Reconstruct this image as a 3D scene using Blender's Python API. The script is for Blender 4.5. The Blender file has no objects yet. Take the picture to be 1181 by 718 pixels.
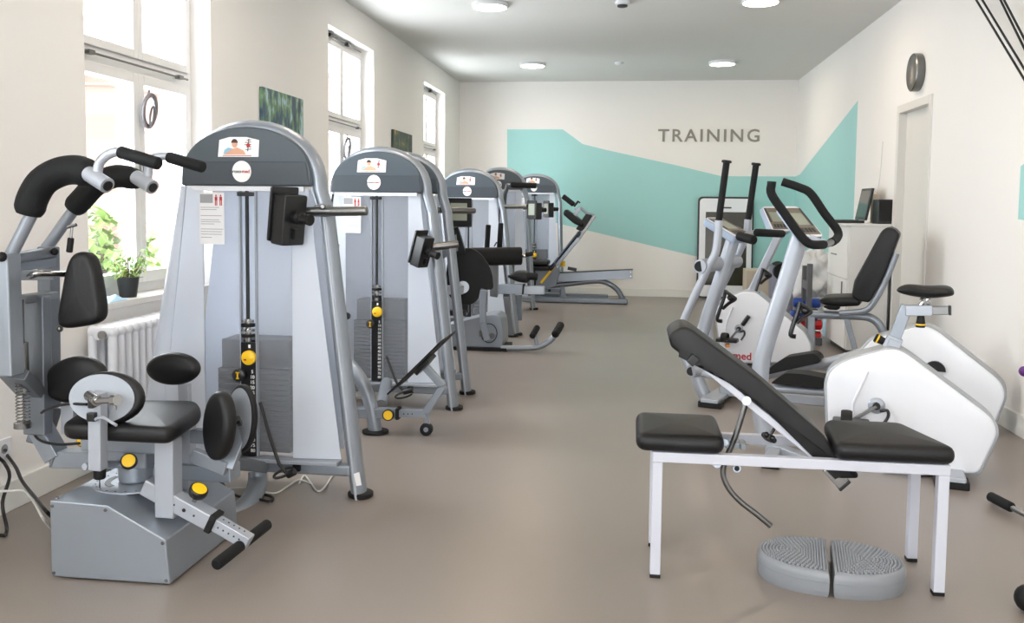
import bpy, math, random
from mathutils import Vector, Matrix
random.seed(7)
sc = bpy.context.scene
C = sc.collection
PI = math.pi
# ------------------------------------------------------------------ camera
F, YAW, PITCH, ROLL, CX, CY, HC = 1050.0, .132527, .0706833, .0110572, 590.57, 310.76, 1.3
FW = Vector((-math.sin(YAW)*math.cos(PITCH), math.cos(YAW)*math.cos(PITCH), -math.sin(PITCH)))
_r = Vector((math.cos(YAW), math.sin(YAW), 0)); _u = _r.cross(FW)
RT = _r*math.cos(ROLL)+_u*math.sin(ROLL); UP = -_r*math.sin(ROLL)+_u*math.cos(ROLL)
cd = bpy.data.cameras.new('camera'); cam = bpy.data.objects.new('camera', cd); C.objects.link(cam); sc.camera = cam
cd.sensor_width = 36; cd.lens = F/1181*36; cd.shift_y = -(359-CY)/1181; cd.clip_start = .05; cd.clip_end = 300
cam.matrix_world = Matrix.Translation((0, 0, HC)) @ Matrix((RT, UP, -FW)).transposed().to_4x4()
# ------------------------------------------------------------------ world, view, daylight
sc.view_settings.view_transform = 'Standard'; sc.view_settings.look = 'None'
sc.view_settings.gamma = 1; sc.view_settings.use_curve_mapping = False
sc.view_settings.exposure = 1.82
SKY = 4.6
w = bpy.data.worlds.new('world'); sc.world = w; w.use_nodes = True
bg = w.node_tree.nodes['Background']; bg.inputs[0].default_value = (.90, .955, 1, 1); bg.inputs[1].default_value = SKY
sc.cycles.use_denoising = True
sc.cycles.max_bounces = 8; sc.cycles.diffuse_bounces = 5; sc.cycles.transparent_max_bounces = 16
sc.cycles.sample_clamp_indirect = 6
LAMP = 19.0
# room measures
XL, XR, YB, YF, ZC = -2.577, 2.2435, 13.305, -3.4, 3.093
WIN_Y = [(-2.9, -1.6), (.57, 1.87), (4.035, 5.33), (7.49, 8.84), (11.0, 12.25)]
WZ0, WZ1, REC = .80, 2.80, .13
def portal(y0, y1):
    l = bpy.data.lights.new('window_daylight', 'AREA'); l.shape = 'RECTANGLE'; l.size = WZ1-WZ0; l.size_y = y1-y0
    l.cycles.is_portal = True
    o = bpy.data.objects.new('window_daylight', l); C.objects.link(o); o.location = (XL-.34, (y0+y1)/2, (WZ0+WZ1)/2)
    o.rotation_euler = (0, -PI/2, 0)
for a, b in WIN_Y: portal(a, b)
for a, b in ((-1.9, -.4), (.2, 1.7)):  # sky portals for the unseen windows added in the front wall
    l = bpy.data.lights.new('window_daylight', 'AREA'); l.shape = 'RECTANGLE'; l.size = b-a; l.size_y = WZ1-WZ0; l.cycles.is_portal = True
    o = bpy.data.objects.new('window_daylight', l); C.objects.link(o); o.location = ((a+b)/2, YF-.34, (WZ0+WZ1)/2); o.rotation_euler = (PI/2, 0, 0)

# ------------------------------------------------------------------ helpers
def at(px, py, X=None, Y=None, Z=None):
    d = FW*F + RT*(px-CX) + UP*(CY-py)
    t = (Z-HC)/d.z if Z is not None else Y/d.y if Y is not None else X/d.x
    return Vector((0, 0, HC))+d*t
class Plane:                                   # a vertical plane through (x,y) turned by a; p() reads a point of a side view on it
    def __init__(s, x, y, a):
        s.o = Vector((x, y, 0)); s.t = Vector((math.cos(a), math.sin(a), 0)); s.n = Vector((-math.sin(a), math.cos(a), 0))
    def p(s, px, py, off=0):
        d = FW*F + RT*(px-CX) + UP*(CY-py); o = s.o+s.n*off; c = Vector((0, 0, HC))
        return c+d*((o-c).dot(s.n)/d.dot(s.n))
    def w(s, u, off, z): return s.o+s.t*u+s.n*off+Vector((0, 0, z))
def V(*a): return Vector(a)
class MB:
    def __init__(s): s.v = []; s.f = []; s.m = []; s.k = 0
    def add(s, vs, fs):
        n = len(s.v); s.v += [Vector(q) for q in vs]; s.f += [[i+n for i in f] for f in fs]; s.m += [s.k]*len(fs); return s
    def prism(s, pts, vec):
        n = len(pts); vec = Vector(vec); P = [Vector(q) for q in pts]
        return s.add(P+[q+vec for q in P], [list(range(n)), list(range(2*n-1, n-1, -1))]+[[i, i+n, (i+1) % n+n, (i+1) % n] for i in range(n)])
    def box(s, c, d, rz=0):
        c = Vector(c); x, y, z = [q/2 for q in d]; R = Matrix.Rotation(rz, 3, 'Z')
        return s.prism([c+R@V(a*x, b*y, -z) for a, b in ((-1, -1), (1, -1), (1, 1), (-1, 1))], (0, 0, 2*z))
    def bar(s, a, b, w, h, up=(0, 0, 1)):       # rectangular bar from a to b; w across, h along up
        a = Vector(a); b = Vector(b); d = (b-a).normalized(); up = Vector(up)
        if abs(d.dot(up)) > .99: up = V(0, 1, 0)
        r = d.cross(up).normalized(); u = r.cross(d)
        return s.prism([a+r*(i*w/2)+u*(j*h/2) for i, j in ((-1, -1), (1, -1), (1, 1), (-1, 1))], b-a)
    def tube(s, pts, r, n=14, ry=None, up=None, cap=True):
        pts = [Vector(q) for q in pts]; m = len(pts); rings = []; ry = ry or r
        rs = r if isinstance(r, list) else [r]*m; rys = ry if isinstance(ry, list) else [ry]*m
        for i, q in enumerate(pts):
            d = (pts[min(i+1, m-1)]-pts[max(i-1, 0)]).normalized()
            if i == 0:
                x = Vector(up) if up else (V(0, 0, 1) if abs(d.z) < .9 else V(1, 0, 0))
            x = (x-d*x.dot(d)).normalized(); y = d.cross(x)
            rings.append([q+x*math.cos(2*PI*k/n)*rs[i]+y*math.sin(2*PI*k/n)*rys[i] for k in range(n)])
        vs = [q for R in rings for q in R]
        fs = [[i*n+k, i*n+(k+1) % n, (i+1)*n+(k+1) % n, (i+1)*n+k] for i in range(m-1) for k in range(n)]
        if cap: fs += [list(range(n-1, -1, -1)), [(m-1)*n+k for k in range(n)]]
        return s.add(vs, fs)
    def cyl(s, a, b, r, r2=None, n=24): return s.tube([a, b], [r, r if r2 is None else r2], n)
    def rcyl(s, a, b, r, e=None, n=20):         # cylinder with rounded ends
        a = Vector(a); b = Vector(b); d = (b-a).normalized(); e = e or r*.4
        pts = [a+d*e*(1-math.cos(k/4*PI/2)) for k in range(5)]; rs = [r-e+e*math.sin(k/4*PI/2) for k in range(5)]
        p2 = [b-d*e*(1-math.cos(k/4*PI/2)) for k in range(4, -1, -1)]; r2 = rs[::-1]
        return s.tube(pts+p2, rs+r2, n)
    def lathe(s, prof, o, axis=(0, 0, 1), n=28):
        o = Vector(o); w_ = Vector(axis).normalized(); x = (V(1, 0, 0) if abs(w_.x) < .8 else V(0, 0, 1)); x = (x-w_*x.dot(w_)).normalized(); y = w_.cross(x); m = len(prof)
        vs = [o+w_*h+(x*math.cos(2*PI*k/n)+y*math.sin(2*PI*k/n))*max(r, 1e-4) for r, h in prof for k in range(n)]
        fs = [[i*n+k, i*n+(k+1) % n, (i+1)*n+(k+1) % n, (i+1)*n+k] for i in range(m-1) for k in range(n)]
        return s.add(vs, fs+[list(range(n-1, -1, -1)), [(m-1)*n+k for k in range(n)]])
    def ball(s, c, r, n=14, sc=(1, 1, 1), R=None):
        c = Vector(c); vs = []; m = n//2
        for i in range(m+1):
            t = PI*i/m
            for k in range(n):
                q = V(math.sin(t)*math.cos(2*PI*k/n)*sc[0], math.sin(t)*math.sin(2*PI*k/n)*sc[1], math.cos(t)*sc[2])*r
                vs.append(c+(R@q if R else q))
        return s.add(vs, [[i*n+k, (i+1)*n+k, (i+1)*n+(k+1) % n, i*n+(k+1) % n] for i in range(m) for k in range(n)])
    def pad(s, pts, thick, r=None, dome=0, steps=4):    # cushion: closed outline (3D, planar), extruded by vector thick, rounded edges
        P = [Vector(q) for q in pts]; n = len(P); T = Vector(thick); L = T.length; nn = T.normalized(); r = min(r or L*.45, L*.5)
        c = sum(P, Vector())/n
        inn = []
        for i in range(n):
            e = (P[(i+1) % n]-P[i-1]).normalized(); q = e.cross(nn)
            if q.dot(c-P[i]) < 0: q = -q
            inn.append(q)
        vs = []; 
        for k in range(steps+1):
            a = PI/2*k/steps; vs += [P[i]+inn[i]*r*(1-math.sin(a))+nn*r*(1-math.cos(a)) for i in range(n)]
        for k in range(steps, -1, -1):
            a = PI/2*k/steps; vs += [P[i]+inn[i]*r*(1-math.sin(a))+nn*(L-r*(1-math.cos(a))) for i in range(n)]
        m = 2*(steps+1)
        fs = [[j*n+i, j*n+(i+1) % n, (j+1)*n+(i+1) % n, (j+1)*n+i] for j in range(m-1) for i in range(n)]
        base = vs[:n]; top = vs[-n:]
        cb = sum(base, Vector())/n; ct = sum(top, Vector())/n
        k0 = len(vs)
        for sct, h in ((.7, .6), (.35, .92)): vs += [ct+(q-ct)*sct+nn*dome*h for q in top]
        vs.append(ct+nn*dome)
        fs += [[(m-1)*n+i, (m-1)*n+(i+1) % n, k0+(i+1) % n, k0+i] for i in range(n)]
        fs += [[k0+i, k0+(i+1) % n, k0+n+(i+1) % n, k0+n+i] for i in range(n)]
        fs += [[k0+n+i, k0+n+(i+1) % n, len(vs)-1] for i in range(n)]
        vs.append(cb); fs += [[(i+1) % n, i, len(vs)-1] for i in range(n)]
        return s.add(vs, fs)
def fil(pts, r=.05, n=5):                        # round the corners of a polyline
    P = [Vector(q) for q in pts]; out = [P[0]]
    for i in range(1, len(P)-1):
        a, b, c = P[i-1], P[i], P[i+1]; d1 = min(r, (a-b).length*.49); d2 = min(r, (c-b).length*.49)
        p = b+(a-b).normalized()*d1; q = b+(c-b).normalized()*d2
        out += [p*(1-t)**2+b*2*t*(1-t)+q*t*t for t in [k/n for k in range(n+1)]]
    return out+[P[-1]]
def rnd(pts, r=.02, n=4):                        # round the corners of a closed outline
    P = [Vector(q) for q in pts]; out = []; m = len(P)
    for i in range(m):
        a, b, c = P[i-1], P[i], P[(i+1) % m]; d1 = min(r, (a-b).length*.49); d2 = min(r, (c-b).length*.49)
        p = b+(a-b).normalized()*d1; q = b+(c-b).normalized()*d2
        out += [p*(1-t)**2+b*2*t*(1-t)+q*t*t for t in [k/n for k in range(n+1)]]
    return out
def crv(pts, n=6):                               # Catmull-Rom through points
    P = [Vector(q) for q in pts]; P = [P[0]*2-P[1]]+P+[P[-1]*2-P[-2]]; out = []
    for i in range(1, len(P)-2):
        for k in range(n):
            t = k/n; a, b, c, d = P[i-1:i+3]
            out.append(.5*((2*b)+(c-a)*t+(2*a-5*b+4*c-d)*t*t+(3*b-a-3*c+d)*t**3))
    return out+[P[-2]]
def ell(c, a, b, n=28, p=1.0):                   # closed ellipse, a and b are half-axis vectors
    c, a, b = Vector(c), Vector(a), Vector(b); g = lambda x: math.copysign(abs(x)**p, x)
    return [c+a*g(math.cos(2*PI*k/n))+b*g(math.sin(2*PI*k/n)) for k in range(n)]
def wloc(o):
    q = Vector(o.location)
    while o.parent: o = o.parent; q += o.location
    return q
def obj(name, mb, mat, parent=None, bev=0, label=None, ang=44):
    off = wloc(parent) if parent else V(0, 0, 0)
    me = bpy.data.meshes.new(name); me.from_pydata([q-off for q in mb.v], [], mb.f)
    import bmesh
    bm = bmesh.new(); bm.from_mesh(me); bmesh.ops.recalc_face_normals(bm, faces=bm.faces); bm.to_mesh(me); bm.free()
    for m in (mat if isinstance(mat, (list, tuple)) else [mat]): me.materials.append(m)
    me.polygons.foreach_set('material_index', mb.m); me.shade_smooth(); me.set_sharp_from_angle(angle=math.radians(ang))
    o = bpy.data.objects.new(name, me); C.objects.link(o)
    if parent: o.parent = parent
    if bev:
        b = o.modifiers.new('bevel', 'BEVEL'); b.width = bev; b.segments = 2; b.limit_method = 'ANGLE'; b.angle_limit = math.radians(40); b.harden_normals = True
    if label: o['label'] = label
    return o
def thing(name, label, cat, loc, group=None):
    o = bpy.data.objects.new(name, None); C.objects.link(o); o.location = loc; o.empty_display_size = .1
    o['label'] = label; o['category'] = cat
    if group: o['group'] = group
    return o
def tag(o, label, cat, group=None):            # a thing that is one mesh: origin moved to its base
    o['label'] = label; o['category'] = cat
    if group: o['group'] = group
    me = o.data; n = len(me.vertices); c = sum((v.co for v in me.vertices), Vector())/n; c.z = min(v.co.z for v in me.vertices)
    me.transform(Matrix.Translation(-c)); o.location = o.location+c
    return o
def struct(name, mb, mat, parent=None, bev=0):
    o = obj(name, mb, mat, parent, bev)
    if not parent: o['kind'] = 'structure'
    return o
def text(name, s, size, o, X, Z, mat, parent=None, depth=.001, space=1.0, align='CENTER', bold=0, sx=1.0):
    cu = bpy.data.curves.new(name, 'FONT'); cu.body = s; cu.size = size; cu.extrude = depth; cu.offset = bold; cu.align_x = align; cu.align_y = 'CENTER'
    cu.space_character = space; cu.resolution_u = 3
    t = bpy.data.objects.new(name, cu); C.objects.link(t); bpy.context.view_layer.update()
    me = bpy.data.meshes.new_from_object(t.evaluated_get(bpy.context.evaluated_depsgraph_get())); bpy.data.objects.remove(t)
    X = Vector(X).normalized(); Z = Vector(Z).normalized(); N = X.cross(Z)
    M = Matrix((X, Z, N)).transposed().to_4x4(); off = wloc(parent) if parent else V(0, 0, 0)
    me.transform(Matrix.Translation(Vector(o)-off) @ M @ Matrix.Diagonal((sx, 1, 1, 1)))
    me.materials.clear(); me.materials.append(mat)
    ob = bpy.data.objects.new(name, me); C.objects.link(ob)
    if parent: ob.parent = parent
    return ob

# ------------------------------------------------------------------ materials
def lin(c): return tuple(((x/255/12.92) if x/255 <= .04045 else ((x/255+.055)/1.055)**2.4) for x in c)+(1,)
def mat(name, rgb, rough=.5, metal=0, var=.04, scale=8, bump=0, bscale=200, spec=.5, coat=0, emit=None, rvar=0):
    m = bpy.data.materials.new(name); m.use_nodes = True; nt = m.node_tree; n = nt.nodes; L = nt.links
    b = n['Principled BSDF']; tc = n.new('ShaderNodeTexCoord'); no = n.new('ShaderNodeTexNoise'); no.inputs['Scale'].default_value = scale
    no.inputs['Detail'].default_value = 4; L.new(tc.outputs['Object'], no.inputs['Vector'])
    mx = n.new('ShaderNodeMix'); mx.data_type = 'RGBA'; c = lin(rgb)
    mx.inputs[6].default_value = tuple(x*(1-var) for x in c[:3])+(1,); mx.inputs[7].default_value = tuple(min(1, x*(1+var)) for x in c[:3])+(1,)
    L.new(no.outputs[0], mx.inputs[0]); L.new(mx.outputs[2], b.inputs['Base Color'])
    b.inputs['Roughness'].default_value = rough; b.inputs['Metallic'].default_value = metal; b.inputs['Specular IOR Level'].default_value = spec
    if coat: b.inputs['Coat Weight'].default_value = coat; b.inputs['Coat Roughness'].default_value = .15
    if rvar:
        mr = n.new('ShaderNodeMapRange'); mr.inputs[3].default_value = rough-rvar; mr.inputs[4].default_value = rough+rvar
        L.new(no.outputs[0], mr.inputs[0]); L.new(mr.outputs[0], b.inputs['Roughness'])
    if bump:
        n2 = n.new('ShaderNodeTexNoise'); n2.inputs['Scale'].default_value = bscale; n2.inputs['Detail'].default_value = 3
        L.new(tc.outputs['Object'], n2.inputs['Vector']); bp = n.new('ShaderNodeBump'); bp.inputs['Strength'].default_value = bump; bp.inputs['Distance'].default_value = .002
        L.new(n2.outputs[0], bp.inputs['Height']); L.new(bp.outputs[0], b.inputs['Normal'])
    if emit: b.inputs['Emission Color'].default_value = lin(emit[0]); b.inputs['Emission Strength'].default_value = emit[1]
    return m
M = {}
M['wall'] = mat('wall_paint', (234, 232, 229), .7, var=.012, scale=2, bump=.15, bscale=90)
M['ceil'] = mat('ceiling_paint', (216, 216, 213), .8, var=.01, bump=.1)
M['teal'] = mat('teal_paint', (160, 210, 208), .7, var=.012, bump=.15, bscale=90)
M['grey_paint'] = mat('grey_lettering', (140, 137, 130), .6)
M['base'] = mat('baseboard_paint', (226, 226, 222), .35, var=.01)
M['frame'] = mat('window_lacquer', (222, 222, 222), .35, var=.01)
M['sill'] = mat('stone_sill', (205, 203, 200), .35, var=.05, scale=30)
M['silver'] = mat('silver_powder_coat', (146, 153, 162), .36, metal=.5, var=.03, bump=.05, bscale=500)
M['silver_l'] = mat('light_silver_powder_coat', (166, 171, 180), .38, metal=.35, var=.02, bump=.04, bscale=500)
M['silver_d'] = mat('dark_silver_powder_coat', (118, 124, 132), .38, metal=.6, var=.03, bump=.05, bscale=500)
M['white_m'] = mat('white_powder_coat', (190, 192, 202), .4, var=.015)
M['white_p'] = mat('white_gloss_plastic', (226, 228, 234), .28, var=.012, coat=.2)
M['trim_g'] = mat('grey_edge_trim', (168, 172, 178), .4, metal=.2)
M['chrome'] = mat('chrome', (165, 165, 165), .18, metal=1, var=.02)
M['steel'] = mat('brushed_steel', (122, 122, 121), .32, metal=1, var=.04, scale=40)
M['vinyl'] = mat('black_vinyl', (16, 16, 18), .45, var=.12, bump=.25, bscale=350, spec=.36)
M['foam'] = mat('black_foam', (14, 16, 18), .7, var=.1, bump=.4, bscale=260, spec=.3)
M['rubber'] = mat('black_rubber', (15, 15, 16), .6, var=.1, spec=.35)
M['plastic'] = mat('black_plastic', (20, 21, 23), .35, var=.08)
M['cap'] = mat('slate_grey_plastic', (66, 76, 84), .36, var=.04, bump=.08, bscale=600)
M['cap_d'] = mat('darker_slate_plastic', (56, 64, 72), .4, var=.04)
M['stack'] = mat('dark_weight_plates', (16, 20, 28), .5)
M['strip'] = mat('black_label_strip', (18, 19, 22), .35)
M['yellow'] = mat('yellow_knob_plastic', (244, 196, 28), .4, var=.03)
M['red'] = mat('red_vinyl_coating', (200, 24, 34), .35, var=.05)
M['blue'] = mat('blue_vinyl_coating', (24, 62, 150), .35, var=.05)
M['redink'] = mat('red_print', (176, 36, 46), .5)
M['ink'] = mat('dark_print', (48, 50, 54), .5)
M['greyink'] = mat('grey_print', (150, 152, 156), .5)
M['white'] = mat('white_print', (238, 238, 238), .5, var=.01)
M['paper'] = mat('white_paper', (226, 226, 228), .6, var=.02)
M['skin'] = mat('print_skin', (214, 164, 136), .6)
M['hair'] = mat('print_hair', (66, 40, 30), .6)
M['shirt'] = mat('print_light_blue', (140, 190, 214), .6)
M['lcd'] = mat('grey_display', (150, 156, 142), .3)
M['panelbr'] = mat('beige_console_print', (112, 104, 92), .4, scale=60, var=.2)
M['disp'] = mat('dark_glossy_glass', (52, 50, 42), .08, spec=.7, var=.1, scale=2)
M['doorp'] = mat('door_paint', (214, 212, 207), .4, var=.01)
M['cabinet'] = mat('white_laminate', (226, 226, 224), .35, var=.01)
M['cable_b'] = mat('black_cable', (20, 20, 22), .5)
M['cable_w'] = mat('white_cable', (205, 205, 200), .5)
M['disc'] = mat('brushed_disc', (140, 145, 152), .45, metal=.2, var=.03)
M['padgrey'] = mat('grey_balance_rubber', (130, 133, 138), .42, var=.06, scale=12, bump=.15)
M['pot'] = mat('dark_grey_pot', (40, 42, 44), .35)
M['soil'] = mat('potting_soil', (60, 45, 34), .9, var=.3, scale=60)
M['leaf'] = mat('variegated_leaf', (112, 158, 72), .45, var=.5, scale=40)
M['leaf2'] = mat('pale_leaf', (196, 206, 140), .45, var=.3, scale=40)
M['stem'] = mat('plant_stem', (110, 96, 60), .7)
M['bluebag'] = mat('pale_blue_cloth', (168, 202, 222), .6, var=.1, scale=30)
M['bag'] = mat('white_plastic_bag', (226, 228, 230), .35, var=.04)
M['tree'] = mat('tree_foliage', (92, 112, 52), .7, var=.5, scale=3)
M['trunk'] = mat('tree_bark', (90, 74, 60), .9)
M['purple'] = mat('purple_plastic', (96, 40, 120), .4)
M['tub'] = mat('grey_violet_tub', (132, 134, 150), .45)
M['beige'] = mat('beige_carton', (196, 184, 166), .7)
M['orange'] = mat('orange_print', (226, 140, 40), .5)

def floor_mat():
    m = mat('floor_vinyl', (132, 123, 116), .32, var=.06, scale=1.2, rvar=.05, spec=.45); n = m.node_tree.nodes; L = m.node_tree.links
    b = n['Principled BSDF']; tc = n['Texture Coordinate']
    no = n.new('ShaderNodeTexNoise'); no.inputs['Scale'].default_value = 260; no.inputs['Detail'].default_value = 2; L.new(tc.outputs['Object'], no.inputs['Vector'])
    cr = n.new('ShaderNodeMapRange'); cr.inputs[1].default_value = .3; cr.inputs[2].default_value = .7; cr.inputs[3].default_value = .93; cr.inputs[4].default_value = 1.07
    L.new(no.outputs[0], cr.inputs[0]); src = b.inputs['Base Color'].links[0].from_socket
    mx = n.new('ShaderNodeMix'); mx.data_type = 'RGBA'; mx.blend_type = 'MULTIPLY'; mx.inputs[0].default_value = 1
    L.new(src, mx.inputs[6]); L.new(cr.outputs[0], mx.inputs[7]); L.new(mx.outputs[2], b.inputs['Base Color'])
    bp = n.new('ShaderNodeBump'); bp.inputs['Strength'].default_value = .06; bp.inputs['Distance'].default_value = .001; L.new(no.outputs[0], bp.inputs['Height']); L.new(bp.outputs[0], b.inputs['Normal'])
    return m
M['floor'] = floor_mat()
def glass_mat():
    m = bpy.data.materials.new('window_glass'); m.use_nodes = True; n = m.node_tree.nodes; L = m.node_tree.links; n.clear()
    o = n.new('ShaderNodeOutputMaterial'); mx = n.new('ShaderNodeMixShader'); t = n.new('ShaderNodeBsdfTransparent'); g = n.new('ShaderNodeBsdfGlossy'); g.inputs['Roughness'].default_value = .02
    lw_ = n.new('ShaderNodeLayerWeight'); lw_.inputs[0].default_value = .5; fr = n.new('ShaderNodeMapRange'); fr.inputs[3].default_value = .02; fr.inputs[4].default_value = .12; L.new(lw_.outputs['Facing'], fr.inputs[0]); L.new(fr.outputs[0], mx.inputs[0]); L.new(t.outputs[0], mx.inputs[1]); L.new(g.outputs[0], mx.inputs[2]); L.new(mx.outputs[0], o.inputs[0]); return m
M['glass'] = glass_mat()
def frost_mat():
    m = bpy.data.materials.new('frosted_acrylic'); m.use_nodes = True; n = m.node_tree.nodes; L = m.node_tree.links; n.clear()
    o = n.new('ShaderNodeOutputMaterial'); a = n.new('ShaderNodeMixShader'); r = n.new('ShaderNodeBsdfRefraction'); r.inputs['IOR'].default_value = 1.03; r.inputs['Roughness'].default_value = .13
    r.inputs['Color'].default_value = (.98, .985, 1, 1)
    p = n.new('ShaderNodeBsdfPrincipled'); tc = n.new('ShaderNodeTexCoord'); no = n.new('ShaderNodeTexNoise'); no.inputs['Scale'].default_value = 5; L.new(tc.outputs['Object'], no.inputs['Vector'])
    mx = n.new('ShaderNodeMix'); mx.data_type = 'RGBA'; mx.inputs[6].default_value = lin((222, 228, 238)); mx.inputs[7].default_value = lin((230, 235, 243)); L.new(no.outputs[0], mx.inputs[0]); L.new(mx.outputs[2], p.inputs['Base Color'])
    p.inputs['Roughness'].default_value = .3; tr = n.new('ShaderNodeBsdfTranslucent'); tr.inputs[0].default_value = lin((226, 232, 242))
    b = n.new('ShaderNodeMixShader'); b.inputs[0].default_value = .35; L.new(p.outputs[0], b.inputs[1]); L.new(tr.outputs[0], b.inputs[2])
    a.inputs[0].default_value = .17; L.new(r.outputs[0], a.inputs[1]); L.new(b.outputs[0], a.inputs[2]); L.new(a.outputs[0], o.inputs[0]); return m
M['frost'] = frost_mat()
M['frost_b'] = frost_mat(); M['frost_b'].name = 'milky_acrylic'
for n_ in M['frost_b'].node_tree.nodes:
    if n_.type == 'MIX_SHADER' and n_.inputs[0].default_value < .32: n_.inputs[0].default_value = .93
def brick_mat(name, c1, c2, mort, sx, sy, bw=.5, bh=.25, coord='Object', ax='YZ'):
    m = mat(name, c1, .8); n = m.node_tree.nodes; L = m.node_tree.links; b = n['Principled BSDF']; tc = n['Texture Coordinate']
    sp = n.new('ShaderNodeSeparateXYZ'); cb = n.new('ShaderNodeCombineXYZ'); L.new(tc.outputs[coord], sp.inputs[0]); L.new(sp.outputs[ax[0]], cb.inputs[0]); L.new(sp.outputs[ax[1]], cb.inputs[1])
    br = n.new('ShaderNodeTexBrick'); br.inputs['Scale'].default_value = sx; br.inputs['Brick Width'].default_value = bw; br.inputs['Row Height'].default_value = bh; br.inputs['Mortar Size'].default_value = .012
    br.inputs['Color1'].default_value = lin(c1); br.inputs['Color2'].default_value = lin(c2); br.inputs['Mortar'].default_value = lin(mort)
    L.new(cb.outputs[0], br.inputs['Vector']); L.new(br.outputs[0], b.inputs['Base Color']); return m
M['sandstone'] = brick_mat('red_sandstone', (106, 76, 66), (96, 68, 58), (112, 90, 80), 1, 1, .9, .45)
M['slate'] = brick_mat('slate_shingles', (70, 72, 80), (60, 62, 70), (42, 44, 50), 1, 1, .4, .2)
M['render'] = mat('pale_render', (124, 118, 108), .9)
def lampmat():
    m = mat('lamp_diffuser', (255, 246, 232), .5, emit=((255, 230, 200), LAMP)); return m
M['lamp'] = lampmat()

# ================================================================== THE ROOM
TH = .34
fl = MB().box(((XL+XR)/2, (YB+YF)/2, -.05), (XR-XL+2*TH, YB-YF+2*TH, .1)); struct('floor', fl, M['floor'])
struct('ceiling', MB().box(((XL+XR)/2, (YB+YF)/2, ZC+.1), (XR-XL+2*TH, YB-YF+2*TH, .2)), M['ceil'])
def seg(mb, x0, x1, y0, y1, z0, z1): return mb.box(((x0+x1)/2, (y0+y1)/2, (z0+z1)/2), (x1-x0, y1-y0, z1-z0))
lw = MB(); e = YF
for a, b in WIN_Y:
    seg(lw, XL-TH, XL, e, a, 0, ZC); seg(lw, XL-TH, XL, a, b, 0, WZ0-.035); seg(lw, XL-TH, XL, a, b, WZ1, ZC); e = b
seg(lw, XL-TH, XL, e, YB+TH, 0, ZC); struct('wall_left', lw, M['wall'])
def poly_on(mb, pts, nvec, k): mb.k = k; mb.prism(pts, nvec); mb.k = 0
bw = MB(); seg(bw, XL, XR, YB, YB+TH, 0, ZC)
bp = [at(x, y, Y=YB) for x, y in ((585, 149), (649, 149), (660, 157), (672, 166), (700, 173), (780, 190.5), (832, 203))]
zt = at(918, 203.5, Y=YB).z
bp += [V(XR, YB, zt), V(XR, YB, at(920, 322, Y=YB).z), at(585, 243.5, Y=YB)]
poly_on(bw, bp, (0, -.0012, 0), 1); struct('wall_back', bw, [M['wall'], M['teal']])
rw = MB()
DY0, DY1, DZ = 7.44, 8.24, 2.13
seg(rw, XR, XR+TH, YF, DY0, 0, ZC); seg(rw, XR, XR+TH, DY1, YB+TH, 0, ZC); seg(rw, XR, XR+TH, DY0, DY1, DZ, ZC)
tip = at(989.5, 116, X=XR)
poly_on(rw, [V(XR, YB, zt), V(XR, YB-.35, zt+.02), V(XR, tip.y, tip.z), V(XR, tip.y, .95), V(XR, YB, at(920, 322, Y=YB).z)], (-.0012, 0, 0), 1)
e = at(1177.5, 190, X=XR)
poly_on(rw, [V(XR, e.y, 1.56), V(XR, e.y, 1.25), V(XR, e.y-1.2, 1.2), V(XR, e.y-1.2, 1.9)], (-.0012, 0, 0), 1)
struct('wall_right', rw, [M['wall'], M['teal']])
fw = MB(); seg(fw, XL, -1.9, YF-TH, YF, 0, ZC); seg(fw, -.4, .2, YF-TH, YF, 0, ZC); seg(fw, 1.7, XR, YF-TH, YF, 0, ZC)
for a, b in ((-1.9, -.4), (.2, 1.7)): seg(fw, a, b, YF-TH, YF, 0, WZ0); seg(fw, a, b, YF-TH, YF, WZ1, ZC)
struct('wall_front', fw, M['wall'])
for k, (a, b) in enumerate(((-1.9, -.4), (.2, 1.7))):          # two unseen windows behind the camera, added to brighten the room from this side
    f = MB()
    for x0, x1, z0, z1 in ((a, a+.07, WZ0, WZ1), (b-.07, b, WZ0, WZ1), (a+.07, b-.07, WZ0, WZ0+.07), (a+.07, b-.07, WZ1-.07, WZ1), ((a+b)/2-.05, (a+b)/2+.05, WZ0+.07, WZ1-.07)): seg(f, x0, x1, YF-.2, YF-.13, z0, z1)
    fr = struct('window_%d' % (6+k), f, M['frame'], bev=.004); struct('pane', seg(MB(), a+.07, b-.07, YF-.17, YF-.165, WZ0+.07, WZ1-.07), M['glass'], fr)
# baseboards
b = MB(); seg(b, XL, XL+.018, YF, YB, 0, .125); struct('baseboard_left', b, M['base'], bev=.004)
b = MB(); seg(b, XR-.018, XR, YF, DY0-.08, 0, .125); seg(b, XR-.018, XR, DY1+.08, YB, 0, .125); struct('baseboard_right', b, M['base'], bev=.004)
b = MB(); seg(b, XL, XR, YB-.012, YB, 0, .11); struct('baseboard_back', b, M['base'], bev=.003)
# door in the right wall
d = struct('door_1', seg(MB(), XR+.05, XR+.09, DY0+.01, DY1-.01, .005, DZ-.01), M['doorp'], bev=.003)
f = MB()
for y0, y1, z0, z1 in ((DY0-.055, DY0+.012, 0, DZ+.055), (DY1-.012, DY1+.055, 0, DZ+.055), (DY0+.012, DY1-.012, DZ-.012, DZ+.055)): seg(f, XR-.016, XR+.06, y0, y1, z0, z1)
struct('door_frame', f, M['doorp'], d, .003)
h = MB(); h.cyl((XR+.035, DY0+.03, 1.62), (XR+.035, DY0+.03, 1.72), .009); h.cyl((XR+.035, DY0+.03, .25), (XR+.035, DY0+.03, .35), .009); struct('door_hinge', h, M['steel'], d)
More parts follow.
